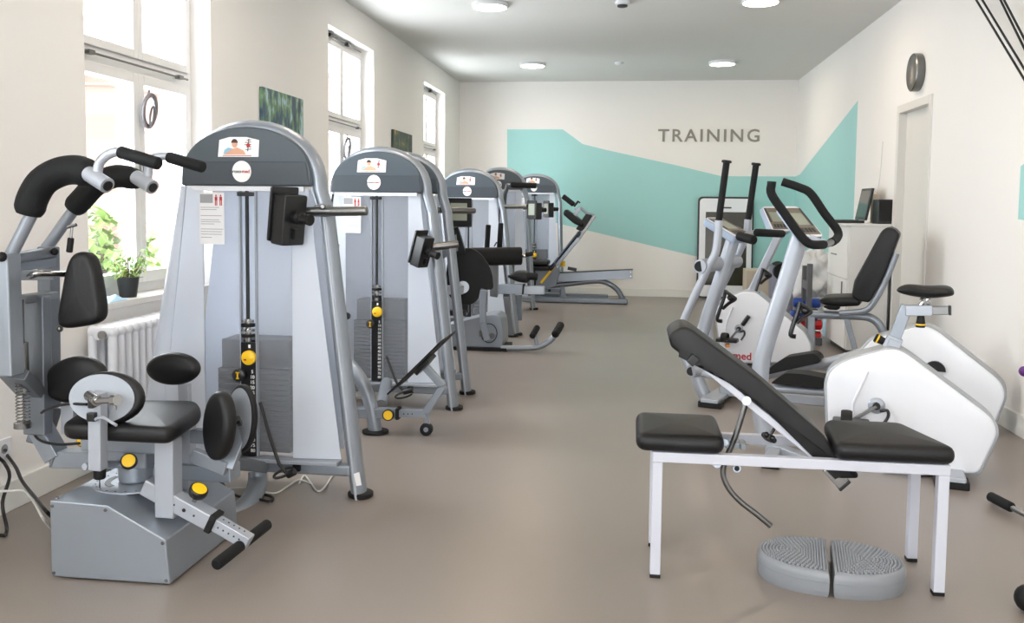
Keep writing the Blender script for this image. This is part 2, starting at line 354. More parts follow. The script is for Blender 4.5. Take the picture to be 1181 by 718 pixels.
# windows: fixed frame, two casements below a transom, two lights above, stone sill, top opener rods
def window(n, y0, y1):
    xi = XL-REC; xo = xi-.07; zt_ = 2.02
    f = MB()
    ym = (y0+y1)/2+.02
    for a, b_, c, d_ in ((y0, y0+.05, WZ0, WZ1), (y1-.05, y1, WZ0, WZ1), (y0+.05, y1-.05, WZ1-.06, WZ1), (y0+.05, y1-.05, WZ0, WZ0+.05), (y0+.05, y1-.05, zt_-.03, zt_+.05)):
        seg(f, xo, xi, a, b_, c, d_)
    fr = struct('window_%d' % n, f, M['frame'], bev=.004)
    gl = MB()
    for z0, z1, s_, zb in ((WZ0+.05, zt_-.03, .055, .065), (zt_+.05, WZ1-.06, .045, .045)):
        for (a, b_, l) in ((y0+.05, ym-.0, 0), (ym, y1-.05, 1)):
            c = MB(); xs = xi+.018
            seg(c, xo+.01, xs, a, a+s_, z0, z1); seg(c, xo+.01, xs, b_-s_, b_, z0, z1)
            seg(c, xo+.01, xs, a+s_, b_-s_, z0, z0+zb); seg(c, xo+.01, xs, a+s_, b_-s_, z1-s_, z1)
            cs = struct('casement', c, M['frame'], fr, .004)
            struct('pane', seg(MB(), xo+.03, xo+.036, a+s_, b_-s_, z0+zb, z1-s_), M['glass'], cs)
    s = MB(); seg(s, XL-REC, XL+.045, y0-.03, y1+.03, WZ0-.035, WZ0); struct('window_sill', s, M['sill'], fr, .006)
    s = MB(); seg(s, XL-TH-.05, XL-REC-.07, y0, y1, WZ0-.04, WZ0-.005); struct('outer_sill', s, M['sill'], fr)
    h = MB(); xs = xi+.03
    h.cyl((xs, y0+.1, zt_+.01), (xs, y1-.1, zt_+.01), .006); h.box((xs, y0+.2, zt_+.01), (.03, .05, .022)); h.box((xs, y1-.2, zt_+.01), (.03, .05, .022)); 
    h.cyl((xs, y0+.1, WZ1-.03), (xs, y1-.1, WZ1-.03), .005)
    struct('opener_rod', h, M['steel'], fr)
    h = MB(); h.box((xs+.005, ym-.36, WZ1-.03), (.035, .07, .03)); h.box((xs+.005, ym+.12, WZ1-.03), (.035, .07, .03)); struct('opener_bracket', h, M['plastic'], fr)
    h = MB(); h.box((xs, ym, 1.45), (.02, .025, .12)); h.rcyl((xs+.03, ym, 1.46), (xs+.03, ym, 1.35), .009, .004); struct('window_handle', h, M['steel'], fr, .003)
    return ym, xs
for i, (a, b) in enumerate(WIN_Y): ymx = window(i+1, a, b)
# ceiling lamps
LY = [11.62, 8.19, 4.76, 1.33, -2.1]
wh = ['back row', 'second row from the back wall', 'third row from the back wall', 'row above the bench', 'row nearest the front wall']
for i, y in enumerate(LY):
    for x, sd in ((-1.315, 'window side'), (1.04, 'door side')):
        t = thing('ceiling_lamp', 'round white surface ceiling lamp, %s, %s' % (wh[i], sd), 'ceiling lamp', (x, y, ZC), 'round lamps on the ceiling')
        obj('lamp_housing', MB().lathe([(.16, 0), (.165, -.01), (.165, -.03), (.158, -.036), (.145, -.036)], (x, y, ZC), n=40), M['white_p'], t)
        obj('diffuser', MB().lathe([(.146, -.02), (.146, -.037), (.12, -.041), (.06, -.044), (0, -.045)], (x, y, ZC), n=40), M['lamp'], t)
t = thing('smoke_detector', 'white ceiling detector with dark grille between the two nearer lamps', 'smoke detector', (-.14, 8.2, ZC))
obj('detector_body', MB().lathe([(.065, 0), (.065, -.02), (.05, -.03)], (-.14, 8.2, ZC)), M['white_p'], t)
obj('grille', MB().lathe([(.045, -.03), (.045, -.045), (.03, -.05), (.0, -.052)], (-.14, 8.2, ZC)), M['ink'], t)
q = at(714, 72, Z=ZC)
t = thing('ceiling_sensor', 'small flat white ceiling sensor between the two back lamps', 'sensor', q)
obj('sensor_body', MB().lathe([(.055, 0), (.055, -.015), (.03, -.028), (0, -.03)], q), M['white_p'], t)
# wall lettering
q = (at(759, 157, Y=YB)+at(876, 157, Y=YB))/2; q.y = YB-.006
o = text('wall_lettering', 'TRAINING', .25, q, (1, 0, 0), (0, 0, 1), M['grey_paint'], depth=.004, space=1.22, bold=.0035)
wd = at(876, 157, Y=YB).x-at(759, 157, Y=YB).x; xs = [v.co.x for v in o.data.vertices]; k = wd/(max(xs)-min(xs))
for v in o.data.vertices: v.co.x = q.x+(v.co.x-(max(xs)+min(xs))/2)*k
tag(o, 'grey TRAINING lettering on the back wall above the teal shape', 'sign')
# clock
q = at(1061, 83.5, X=XR)
t = thing('wall_clock', 'round silver rimmed wall clock above the door', 'clock', q)
obj('clock_case', MB().lathe([(.145, 0), (.15, .01), (.15, .06), (.14, .066), (.13, .06)], q, (-1, 0, 0), 40), M['steel'], t)
obj('clock_face', MB().lathe([(.131, .05), (.131, .052), (0, .0521)], q, (-1, 0, 0), 40), M['white'], t)
h = MB(); c = q+V(-.056, 0, 0); h.bar(c, c+V(0, .05, .05), .004, .01); h.bar(c, c+V(0, -.03, .09), .004, .007)
for k in range(12):
    a = k*PI/6; d_ = V(0, math.sin(a), math.cos(a)); h.bar(c+d_*.105+V(.003, 0, 0), c+d_*.122+V(.003, 0, 0), .003, .008, up=(0, math.cos(a), -math.sin(a)))
obj('clock_hands', h, M['ink'], t)
# sockets
def socket(q, nx, lab, n=1):
    t = thing('wall_socket', lab, 'socket', q)
    b = MB()
    b.box((q.x+nx*.006, q.y, q.z), (.012, .085*n, .085)); obj('socket_plate', b, M['white_p'], t, .004)
    b = MB()
    for k in range(n): b.cyl((q.x+nx*.0125, q.y+(k-(n-1)/2)*.075, q.z), (q.x+nx*.013, q.y+(k-(n-1)/2)*.075, q.z), .02)
    obj('socket_insert', b, M['greyink'], t)
socket(at(1131, 422, X=XR), -1, 'white wall socket on the right wall behind the bike bodies', 2)
socket(V(XL, 3.36, .27), 1, 'white double wall socket at left edge with cables plugged in', 2)
# pictures
def picture(y0, y1, z0, z1, lab, kind):
    t = thing('canvas_picture', lab, 'picture', ((XL, (y0+y1)/2, z0)))
    m = bpy.data.materials.new('canvas_print'); m.use_nodes = True; n = m.node_tree.nodes; L = m.node_tree.links; b = n['Principled BSDF']; b.inputs['Roughness'].default_value = .5
    tc = n.new('ShaderNodeTexCoord'); mp = n.new('ShaderNodeMapping'); L.new(tc.outputs['Object'], mp.inputs[0]); mp.inputs['Scale'].default_value = (1, 5, 2.6) if kind else (1, 3, 3)
    no = n.new('ShaderNodeTexNoise'); no.inputs['Scale'].default_value = 2.5; no.inputs['Detail'].default_value = 8; L.new(mp.outputs[0], no.inputs[0]); cr = n.new('ShaderNodeValToRGB'); L.new(no.outputs[0], cr.inputs[0]); L.new(cr.outputs[0], b.inputs[0])
    e = cr.color_ramp.elements
    cols = [(.3, (34, 48, 56)), (.44, (58, 92, 112)), (.53, (104, 138, 92)), (.64, (168, 200, 214))] if kind else [(.3, (20, 30, 24)), (.5, (42, 58, 40)), (.6, (90, 92, 40)), (.7, (214, 150, 60))]
    e[0].position, e[0].color = cols[0][0], lin(cols[0][1]); e[1].position, e[1].color = cols[1][0], lin(cols[1][1])
    for p_, c_ in cols[2:]: x = e.new(p_); x.color = lin(c_)
    obj('canvas', seg(MB(), XL+.002, XL+.025, y0, y1, z0, z1), m, t, .002)
picture(6.05, 6.83, 1.5, 2.095, 'landscape canvas with blue and green trees beside the nearest window', 1)
picture(9.49, 10.32, 1.5, 2.09, 'dark green canvas with orange glow between the two far windows', 0)

# ================================================================== OUTSIDE
def outp(px, py, X): return at(px, py, X=X)
X1 = -8.5
a = outp(139, 200, X1); b_ = outp(168, 200, X1)
t = thing('neighbouring_building', 'red sandstone building corner with slate roof seen through the nearest window', 'building', (X1, a.y, -4))
y0, y1 = a.y, outp(197, 200, X1).y
obj('corner_pier', seg(MB(), X1-1.2, X1, y0, y1, -4, outp(139, 95, X1).z), M['sandstone'], t)
obj('side_wall', seg(MB(), X1-6, X1-.6, y1, y1+9, -4, outp(139, 95, X1).z+.2), M['render'], t)
zc = outp(139, 100, X1).z
c = MB(); seg(c, X1-1.3, X1+.12, y0-.25, y1+.1, zc, zc+.22); seg(c, X1-1.4, X1+.26, y0-.55, y1+.1, zc+.22, zc+.5); obj('cornice', c, M['sandstone'], t, .03)
c = MB(); c.add([(X1+.4, y0-.8, zc+.5), (X1+.4, y1+9, zc+.5), (X1-5, y1+9, zc+5), (X1-5, y0+2.5, zc+5), (X1-.0, y0-.8, zc+.4), (X1, y1+9, zc+.4)], [[0, 1, 2, 3], [0, 4, 5, 1]])
obj('slate_roof', c, M['slate'], t)
c = MB(); seg(c, X1+.4, X1+.5, y0-.8, y1+9, zc+.42, zc+.52); obj('gutter', c, M['trim_g'], t)
X2 = -11.0
y2, y3 = outp(378, 120, X2).y-3, outp(395, 120, X2).y+.5
t = thing('distant_building', 'red sandstone wall with slate roof seen through the middle window', 'building', (X2, y2, -4))
zz = outp(385, 92, X2).z
obj('facade', seg(MB(), X2-4, X2, y2, y3+.4, -4, zz), M['sandstone'], t)
c = MB(); c.prism([(X2+.4, y2-.3, zz), (X2-4.4, y2-.3, zz), (X2-2, y2-.3, zz+3.5)], (0, y3-y2+.9, 0)); obj('slate_roof', c, M['slate'], t)
def tree(x, y, z, r, h, lab):
    t = thing('leafy_tree', lab, 'tree', (x, y, -4)); rg = random.Random(int(abs(x*10+y*7)))
    b = MB(); b.tube([V(x, y, -4), V(x+.1, y, z-.5), V(x, y+.1, z+h*.3)], [.18, .13, .05], 10)
    for k in range(6):
        a = k*PI/3; b.tube([V(x, y, z-.6), V(x+math.cos(a)*r*.6, y+math.sin(a)*r*.6, z+.3)], [.06, .02], 6)
    obj('trunk', b, M['trunk'], t)
    l = MB()
    for k in range(1500):
        u = V(rg.gauss(0, 1), rg.gauss(0, 1), rg.gauss(0, 1)).normalized()*(rg.random()**.4); c = V(x+u.x*r, y+u.y*r, z+u.z*h*.6)
        d = V(rg.uniform(-1, 1), rg.uniform(-1, 1), rg.uniform(-.6, .6)).normalized(); s_ = d.cross(V(0, 0, 1)).normalized(); w_ = rg.uniform(.05, .09)
        l.add([c-d*w_*1.4, c+s_*w_*.6, c+d*w_*1.4, c-s_*w_*.6], [[0, 1, 2, 3]])
    obj('foliage', l, M['tree'], t)
q = outp(118, 285, -6.2); tree(-6.2, q.y-.1, q.z-.35, .8, 1.5, 'light green leafy tree outside the lower left pane of nearest window')
q = outp(106, 270, -9); tree(-9, q.y-1.2, q.z-.4, 1.1, 1.8, 'paler leafy tree further off behind the nearest tree outside')

# ================================================================== TOWERS (weight stack housings)
def flat(pts, t=.001): return MB().prism(pts, (0, -t, 0))
def tower(root, cx, Y, zt=1.625, zb=1.37, fhw=.49, back=True, lo=False, stack=True, left_foot=True, sheet=True, band=True):
    hw = .294; H_ = zt-zb
    # bent tube frame with round feet
    path = [V(cx+fhw, Y+.06, .0)]
    path += [V(cx+fhw-.02, Y+.06, .12), V(cx+hw+.045, Y+.06, zb-.12)]
    n = 22
    for k in range(n+1):
        a = PI*k/n; path.append(V(cx+(hw+.012)*math.cos(a), Y+.06, zb-.01+(H_+.012)*max(0, math.sin(a))**.86))
    path += [V(cx-hw-.045, Y+.06, zb-.12), V(cx-fhw+.02, Y+.06, .12), V(cx-fhw, Y+.06, .0)]
    n0 = 3; path = [q+V(0, .06*min(1, max(0, (cx-q.x)/.3)), 0) for q in path]; sm = crv(path[:2]+[path[2]], 4)[:-1]+path[2:-2]+crv(path[-3:], 4)[1:]
    obj('frame_tube', MB().tube([q+V(0, 0, .012 if q.z < .01 else 0) for q in sm], .033, 16, ry=.052, up=(1, 0, 0)), M['silver'], root)
    obj('trim_line', MB().tube([q+V(0, -.052, 0) for q in sm if q.z < zb-.02 and q.x > cx], .007, 8), M['silver_l'], root)
    if not lo:
        obj('trim_line', MB().tube([q+V(0, -.052, 0) for q in sm if q.z < zb-.02 and q.x < cx], .007, 8), M['silver_l'], root)
    for s in (1, -1):
        o = V(cx+s*fhw, Y+(.06 if s > 0 else .12), 0)
        obj('foot', MB().lathe([(.05, 0), (.056, .004), (.056, .02), (.05, .024)], o, n=24), M['rubber'], root)
    # arched cover
    out = [V(cx-hw, Y-.02, zb), V(cx+hw, Y-.02, zb)]
    for k in range(0, 25):
        a = PI*k/24; out.append(V(cx+hw*math.cos(a), Y-.02, zb+.03+(H_-.03)*max(0, math.sin(a))**.86))
    cp = obj('top_cover', MB().prism(out, (0, .12, 0)), M['cap'], root, .008)
    if band: obj('cover_band', flat([V(cx-hw+.004, Y-.0195, zb+.004), V(cx+hw-.004, Y-.0195, zb+.004), V(cx+hw-.02, Y-.0195, zb+.105), V(cx-hw+.02, Y-.0195, zb+.105)], .006), M['cap_d'], cp, .003)
    z0 = zb+.125; w0, w1, hh = .092, .078, .085*H_/.255
    st = [V(cx-.03-w0, Y-.021, z0), V(cx-.03+w0, Y-.021, z0), V(cx-.03+w0*1.04, Y-.021, z0+hh*.85), V(cx-.03+w1*.5, Y-.021, z0+hh), V(cx-.03-w1*.5, Y-.021, z0+hh), V(cx-.03-w0*.92, Y-.021, z0+hh*.85)]
    card = obj('picture_sticker', flat(st, .002), M['white'], cp)
    X0 = cx-.045
    if True:
        y = Y-.0232
        b = flat(ell((X0, y, z0+.056), (.013, 0, 0), (0, 0, .017), 14)); obj('printed_face', b, M['skin'], card)
        obj('printed_hair', flat([V(X0+.015*math.cos(PI*k/10), y-.0005, z0+.06+.017*math.sin(PI*k/10)) for k in range(11)]), M['hair'], card)
        b = flat([V(X0-.052, y, z0+.012), V(X0-.012, y, z0+.018), V(X0-.01, y, z0+.036), V(X0-.03, y, z0+.04), V(X0-.046, y, z0+.03)]); obj('printed_shirt', b, M['shirt'], card)
        b = flat([V(X0-.05, y-.0004, z0+.01), V(X0+.05, y-.0004, z0+.01), V(X0+.04, y-.0004, z0+.028), V(X0+.012, y-.0004, z0+.04), V(X0-.01, y-.0004, z0+.034), V(X0-.03, y-.0004, z0+.022)]); obj('printed_arms', b, M['skin'], card)
        b = MB()
        for k in range(5): b.prism([V(cx-.03+.034+.006*math.sin(k*2), y, z0+.03+k*.01), V(cx-.03+.06, y, z0+.032+k*.01), V(cx-.03+.06, y, z0+.035+k*.01), V(cx-.03+.034+.006*math.sin(k*2), y, z0+.033+k*.01)], (0, -.0006, 0))
        b.prism([V(cx+.012, y, z0+.024), V(cx+.016, y, z0+.024), V(cx+.022, y, z0+.078), V(cx+.018, y, z0+.078)], (0, -.0006, 0)); obj('printed_machine', b, M['ink'], card)
        b = MB(); b.prism([V(cx-.1, y, z0+.004), V(cx+.03, y, z0+.004), V(cx+.03, y, z0+.007), V(cx-.1, y, z0+.007)], (0, -.0006, 0)); b.prism(ell((cx+.017, y-.0004, z0+.05), (.009, 0, 0), (0, 0, .009), 12), (0, -.0008, 0)); obj('printed_line', b, M['redink'], card)
    zl = zb+.062
    lg = obj('round_badge', flat(ell((cx-.012, Y-.026, zl), (.043, 0, 0), (0, 0, .046), 32), .003), M['white'], cp)
    text('badge_print', 'proxo', .02, (cx-.012-.001, Y-.0295, zl), (1, 0, 0), (0, 0, 1), M['ink'], lg, .0004, align='RIGHT', bold=.0006)
    text('badge_print', 'med', .02, (cx-.012+.001, Y-.0295, zl), (1, 0, 0), (0, 0, 1), M['redink'], lg, .0004, align='LEFT', bold=.0006)
    obj('header_strip', seg(MB(), cx-hw+.02, cx+hw-.035, Y-.012, Y+.01, zb-.022, zb), M['white_p'], root, .002)
    # frosted shrouds left and right of the slot, bulging forward
    zbm = .175; sl = .036
    def hwz(z): return .272+(fhw-.055-.272)*((zb-z)/(zb-.0))**1.05
    def panel(u0, u1, yb, k_hw=1, amp=.045, nm='frosted_shroud'):
        b = MB(); NU, NZ = 10, 6; vs = []
        for th in (0, .004):
            for j in range(NZ+1):
                z = zbm+(zb-.01-zbm)*j/NZ; W = hwz(z)*k_hw
                for i in range(NU+1):
                    t_ = i/NU; u = (u0 if abs(u0) < .25 else math.copysign(W, u0)); v_ = (u1 if abs(u1) < .25 else math.copysign(W, u1)); x = u+(v_-u)*t_
                    vs.append(V(cx+.0+x, Y+yb+th+amp*(x/.3)**2*(1 if yb < .1 else -1), z))
        n_ = NU+1; m_ = (NZ+1)*n_; fs = []
        for L_ in (0, m_):
            for j in range(NZ):
                for i in range(NU): fs.append([L_+j*n_+i, L_+j*n_+i+1, L_+(j+1)*n_+i+1, L_+(j+1)*n_+i])
        ed = [i for i in range(n_)]+[(j+1)*n_-1 for j in range(1, NZ+1)]+[NZ*n_+i for i in range(NU-1, -1, -1)]+[j*n_ for j in range(NZ-1, 0, -1)]
        for a, c_ in zip(ed, ed[1:]+ed[:1]): fs.append([a, c_, c_+m_, a+m_])
        b.add(vs, fs); obj(nm, b, M['frost_b' if yb > .1 or 'outer' in nm else 'frost'], root)
    panel(-.2, -sl, -.004, amp=-.012); panel(-1, -.2, -.004, amp=-.012, nm='outer_shroud'); panel(sl, .2, -.002, amp=.012); panel(.2, 1, -.002, amp=.012, nm='outer_shroud')
    ws = []
    for th in (0, .005):
        for j in range(7):
            z = zbm+(zb-.003-zbm)*j/6; W = hwz(z)
            for i in range(5):
                f_ = i/4; ws.append(V(cx-W-.004-(.045+.085*(1-j/6)**.8)*f_-(0 if th == 0 else .0), Y-.016+.05*f_**3+th, z))
    fs = []
    for L_ in (0, 35):
        for j in range(6):
            for i in range(4): a_ = L_+j*5+i; fs.append([a_, a_+1, a_+6, a_+5])
    ed = [0, 1, 2, 3, 4]+[9, 14, 19, 24, 29, 34]+[33, 32, 31, 30]+[25, 20, 15, 10, 5]
    for a_, c_ in zip(ed, ed[1:]+ed[:1]): fs.append([a_, c_, c_+35, a_+35])
    wg = MB(); wg.add(ws, fs); obj('shroud_wing', wg, M['frost_b'], root)
    if back: panel(-1, 1, .27, .9, .05, 'rear_shroud')
    for s in (1, -1): obj('slot_edge', seg(MB(), cx+s*sl-.003, cx+s*sl+.003, Y-.004, Y+.02, zbm, zb-.02), M['silver_l'], root)
    # ledge and lower cross tube
    obj('shroud_ledge', seg(MB(), cx-.41, cx+.41, Y-.03, Y+.05, .155, .172), M['silver_l'], root, .003)
    obj('cross_tube', MB().bar((cx-fhw+.03, Y+.03, .128), (cx+fhw-.03, Y+.03, .128), .06, .05), M['silver'], root, .012)
    for s in (-.2, .22): obj('rubber_buffer', MB().box((cx+s, Y-.008, .135), (.035, .02, .03)), M['rubber'], root, .004)
    # weight stack
    if stack:
        for k in range(16): obj('weight_plate', seg(MB(), cx-.165, cx+.17, Y+.045, Y+.2, .185+k*.0235, .185+k*.0235+.02), M['stack'], root)
        obj('head_plate', seg(MB(), cx-.145, cx+.17, Y+.04, Y+.2, .565, .69), M['stack'], root, .004)
    obj('label_strip', seg(MB(), cx-.034, cx+.034, Y-.006, Y+.008, .178, .685), M['strip'], root)
    b = MB(); b.box((cx, Y-.004, .72), (.05, .03, .008)); b.cyl((cx, Y-.004, .69), (cx, Y-.004, .79), .013); b.cyl((cx, Y-.004, .735), (cx, Y-.004, .745), .03); b.cyl((cx, Y-.004, .775), (cx, Y-.004, .785), .026); obj('cable_coupling', b, M['chrome'], root)
    b = MB(); b.cyl((cx, Y-.004, .755), (cx, Y-.004, .768), .031); b.cyl((cx, Y-.004, .71), (cx, Y-.004, .722), .03); obj('rubber_washer', b, M['rubber'], root)
    obj('pull_cable', MB().cyl((cx, Y-.004, .785), (cx, Y-.004, zb-.02), .008, n=10), M['cable_b'], root)
    obj('cable_guide', MB().box((cx-.005, Y, zb-.035), (.075, .03, .018)), M['plastic'], root, .003)
    kn = obj('selector_knob', MB().lathe([(.03, 0), (.032, .006), (.032, .02), (.027, .024), (0, .0245)], (cx+.008, Y-.006, .62), (0, -1, 0)), M['yellow'], root)
    obj('knob_mark', MB().box((cx-.004, Y-.031, .612), (.012, .002, .006)), M['redink'], kn)
    kn = obj('selector_pin', MB().lathe([(.01, 0), (.01, .02), (.028, .022), (.028, .04), (.022, .044), (0, .045)], (cx-.03, Y-.006, .545), (0, -1, 0)), M['plastic'], root)
    b = MB(); b.box((cx-.03, Y-.052, .545), (.006, .002, .03)); b.box((cx-.03, Y-.052, .558), (.016, .002, .005)); b.box((cx-.03, Y-.052, .532), (.014, .002, .005)); obj('pin_mark', b, M['yellow'], kn)
    obj('strip_mark', MB().box((cx+.006, Y-.0065, .668), (.01, .001, .015)), M['white'], root)
    if not lo:
        for k in range(16): text('weight_number', str(5*(k+1)), .021, (cx+.018, Y-.0065, .555-k*.0235), (1, 0, 0), (0, 0, 1), M['white'], root, .0003, bold=.0004)
    if sheet:
        x0, x1, z1, z0_ = cx-.215, cx-.1, zb-.03, zb-.255
        yb = Y-.012
        ps = obj('instruction_sheet', MB().prism([V(x0, yb-.001, z0_), V(x1, yb-.001, z0_), V(x1, yb-.001, z1), V(x0, yb-.001, z1)], (0, -.0015, 0)), M['paper'], root)
        def onp(u0, u1, v0, v1): 
            g_ = lambda u, v: V(x0+(x1-x0)*u, yb-.001-.0019, z1-(z1-z0_)*v)
            return [g_(u0, v1), g_(u1, v1), g_(u1, v0), g_(u0, v0)]
        b = MB(); b.prism(onp(.04, .55, .03, .2), (0, -.0006, 0))
        for k, (a, c_) in enumerate(((.28, .8), (.32, .7), (.44, .9), (.52, .8), (.56, .85), (.6, .6), (.7, .95), (.75, .9), (.8, .9), (.86, .5))): b.prism(onp(.06, c_, a, a+.012), (0, -.0006, 0))
        obj('sheet_print', b, M['greyink'], ps)
        b = MB()
        for u in (.68, .87): b.prism(onp(u-.05, u+.05, .08, .15), (0, -.0008, 0)); b.prism(onp(u-.025, u+.025, .04, .075), (0, -.0008, 0)); b.prism(onp(u-.045, u-.01, .15, .25), (0, -.0008, 0)); b.prism(onp(u+.01, u+.045, .15, .25), (0, -.0008, 0))
        obj('sheet_figures', b, M['redink'], ps)
def monitor(root, c, az, w=.15, h=.2, tilt=0, lcd=True):   # small display box facing az (angle of its face normal in plan)
    n = V(math.cos(az), math.sin(az), 0); s = V(-n.y, n.x, 0); c = Vector(c); u = V(0, 0, 1)*math.cos(tilt)-n*math.sin(tilt); n = n*math.cos(tilt)+V(0, 0, 1)*math.sin(tilt)
    R = lambda a, b_, d: c+s*a+u*b_+n*d
    sh = obj('display_shield', MB().prism(rnd([R(-w/2, -h/2, .03), R(w/2, -h/2, .03), R(w/2, h/2+.01, .03), R(-w/2, h/2+.01, .03)], .01), n*.012), M['plastic'], root, .002)
    b = MB(); b.prism(rnd([R(-w*.42, -h*.55, -.04), R(w*.42, -h*.55, -.04), R(w*.42, h*.42, -.04), R(-w*.42, h*.42, -.04)], .012), n*.072); d = obj('display_box', b, M['plastic'], root, .006)
    if lcd: obj('screen', MB().prism([R(-w*.33, -h*.3, .0425), R(w*.33, -h*.3, .0425), R(w*.33, h*.36, .0425), R(-w*.33, h*.36, .0425)], n*.001), M['lcd'], sh)
    obj('connector', MB().bar(c-n*.045-u*h*.22, c-n*.045-u*h*.42, .02, .02, n), M['plastic'], d)
    k = MB(); k.tube([R(0, 0, -.04), R(0, 0, -.06), R(0, 0, -.07), R(0, 0, -.085), R(0, 0, -.1), R(0, 0, -.13)], [.028, .028, .018, .026, .02, .024], 16); obj('swivel_joint', k, M['rubber'], root)

# ================================================================== TORSO ROTATION MACHINE (nearest)
def P(px, py, Y): return at(px, py, Y=Y)
def rbar(mb, pts, w, h, up=(0, 1, 0)):
    for a, b in zip(pts, pts[1:]): mb.bar(a, b, w, h, up)
    return mb
def yknob(root, c, n, r=.026, name='adjusting_knob'):
    k = obj(name, MB().lathe([(.008, -.03), (.01, -.012), (r, -.01), (r*1.1, 0), (r*1.1, .012), (r, .016)], c, n), M['plastic'], root)
    obj('knob_face', MB().lathe([(r*.88, .012), (r*.86, .0175), (0, .018)], c, n), M['yellow'], k)
t = thing('torso_rotation_machine', 'nearest silver weight machine with oval knee pads, black seat and curved shoulder pads', 'gym machine', (-1.7, 3.2, 0), 'weight stack machines along the window wall')
tower(t, -1.672, 3.79)
MR = t
y0, y1 = 2.82, 3.36
base = obj('base_housing', MB().prism([V(-1.967, y0, .006), V(-1.532, y0, .006), V(-1.545, y0, .16), V(-1.755, y0, .268), V(-1.967, y0, .274)], (0, y1-y0, 0)), M['silver'], t, .006)
b = MB()
for x, z in ((-1.955, .02), (-1.955, .255), (-1.76, .252), (-1.555, .15), (-1.545, .02)): b.cyl((x, y0-.004, z), (x, y0+.01, z), .006, n=10)
for yy in (2.84, 3.34): b.cyl((-1.95, yy, .27), (-1.95, yy, .28), .006, n=10)
obj('bolt_head', b, M['chrome'], base)
b = MB().lathe([(.15, .0), (.15, .006), (0, .0065)], (-1.8, 3.08, .268), n=36); pl = obj('turntable_plate', b, M['silver_l'], t)
b = MB()
for k in range(24):
    a = k*PI/12; b.cyl((-1.8+.135*math.cos(a), 3.08+.135*math.sin(a), .274), (-1.8+.135*math.cos(a), 3.08+.135*math.sin(a), .2755), .003, n=6)
for k in range(10):
    a = PI*.9+k*.14; c0 = V(-1.8, 3.08, .275); e1 = V(math.cos(a), math.sin(a), 0); e2 = V(math.cos(a+.14), math.sin(a+.14), 0); b.prism([c0+e1*.085, c0+e1*.105, c0+e2*.105, c0+e2*.085], (0, 0, .001))
obj('scale_slots', b, M['plastic'], pl)
b = MB(); b.cyl((-1.8, 3.08, .274), (-1.8, 3.08, .34), .06); b.box((-1.8, 3.08, .385), (.16, .14, .1)); obj('pivot_block', b, M['silver'], t, .01)
b = MB(); b.bar((-1.95, 3.0, .43), (-1.6, 3.0, .43), .05, .05); b.bar((-1.95, 3.16, .43), (-1.56, 3.16, .43), .05, .05); b.box((-1.77, 3.07, .468), (.3, .26, .02)); obj('seat_bracket', b, M['silver'], t, .006)
q = [at(x, y, Z=.545) for x, y in ((69, 488), (197, 494), (233, 470), (228, 461), (112, 460))]
obj('seat', MB().pad([V(v.x, v.y, .487) for v in rnd(q, .05, 5)], (0, 0, .06), .024, dome=.012), M['vinyl'], t)
k = MB(); k.rcyl(P(115, 533, 2.86), P(115, 552, 2.86), .02); k.cyl(P(115, 552, 2.86), P(115, 562, 2.86), .002); obj('locking_handle', k, M['rubber'], t)
k = MB(); k.cyl((-1.83, 3.0, .36), (-1.86, 2.86, .385), .012); obj('locking_shaft', k, M['silver_l'], t)
yknob(t, P(149, 532, 2.93), V(.35, -.8, .45)); yknob(t, P(97, 508, 3.05), V(-.2, -1, .2), .02)
# front posts and adjustable bar
b = MB().bar(P(194, 504, 2.93), P(195, 594, 2.93), .07, .07, (0, 1, 0)); obj('support_post', b, M['silver_l'], t, .006)
b = MB().bar(P(215, 492, 3.16), P(215, 562, 3.16), .055, .055, (0, 1, 0)); obj('support_post', b, M['silver_l'], t, .006)
a, c = P(203, 577, 2.93), P(245, 600, 2.93); d = (c-a).normalized()
rail = obj('sleeve_bar', MB().bar(a-d*.12, c, .062, .058), M['silver_l'], t, .005)
obj('sleeve_collar', MB().bar(c-d*.006, c+d*.018, .07, .066), M['rubber'], rail, .004)
inn = obj('sliding_bar', MB().bar(c, P(288, 625, 2.93), .048, .046), M['silver_l'], t, .004)
h = MB()
up_ = d.cross(V(0, 1, 0)); up_ = up_ if up_.z > 0 else -up_
for k in range(5): 
    q = c+d*(.035+.021*k); h.cyl(q+up_*.0225, q+up_*.0238, .0035, n=8); h.cyl(q-V(0, .0238, 0), q-V(0, .0248, 0), .0035, n=8)
for k in range(3): q = a+d*(.01+.04*k); h.cyl(q-V(0, .0305, 0), q-V(0, .032, 0), .004+.003*(k == 1), n=10)
obj('pin_hole', h, M['plastic'], inn)
yknob(t, a+d*.06+up_*.07+V(0, -.005, 0), up_+V(.1, -.25, 0), .03)
obj('knob_stem', MB().cyl(a+d*.06+up_*.03, a+d*.06+up_*.06, .008), M['chrome'], t)
e0, e1 = P(249, 651, 2.76), P(309, 604, 3.1)
obj('foot_roller', MB().rcyl(e0, (e0+e1)/2-(e1-e0).normalized()*.012, .02), M['foam'], t); obj('foot_roller', MB().rcyl((e0+e1)/2+(e1-e0).normalized()*.012, e1, .02), M['foam'], t)
obj('roller_axle', MB().cyl(e0.lerp(e1, .1), e0.lerp(e1, .9), .009), M['chrome'], t)
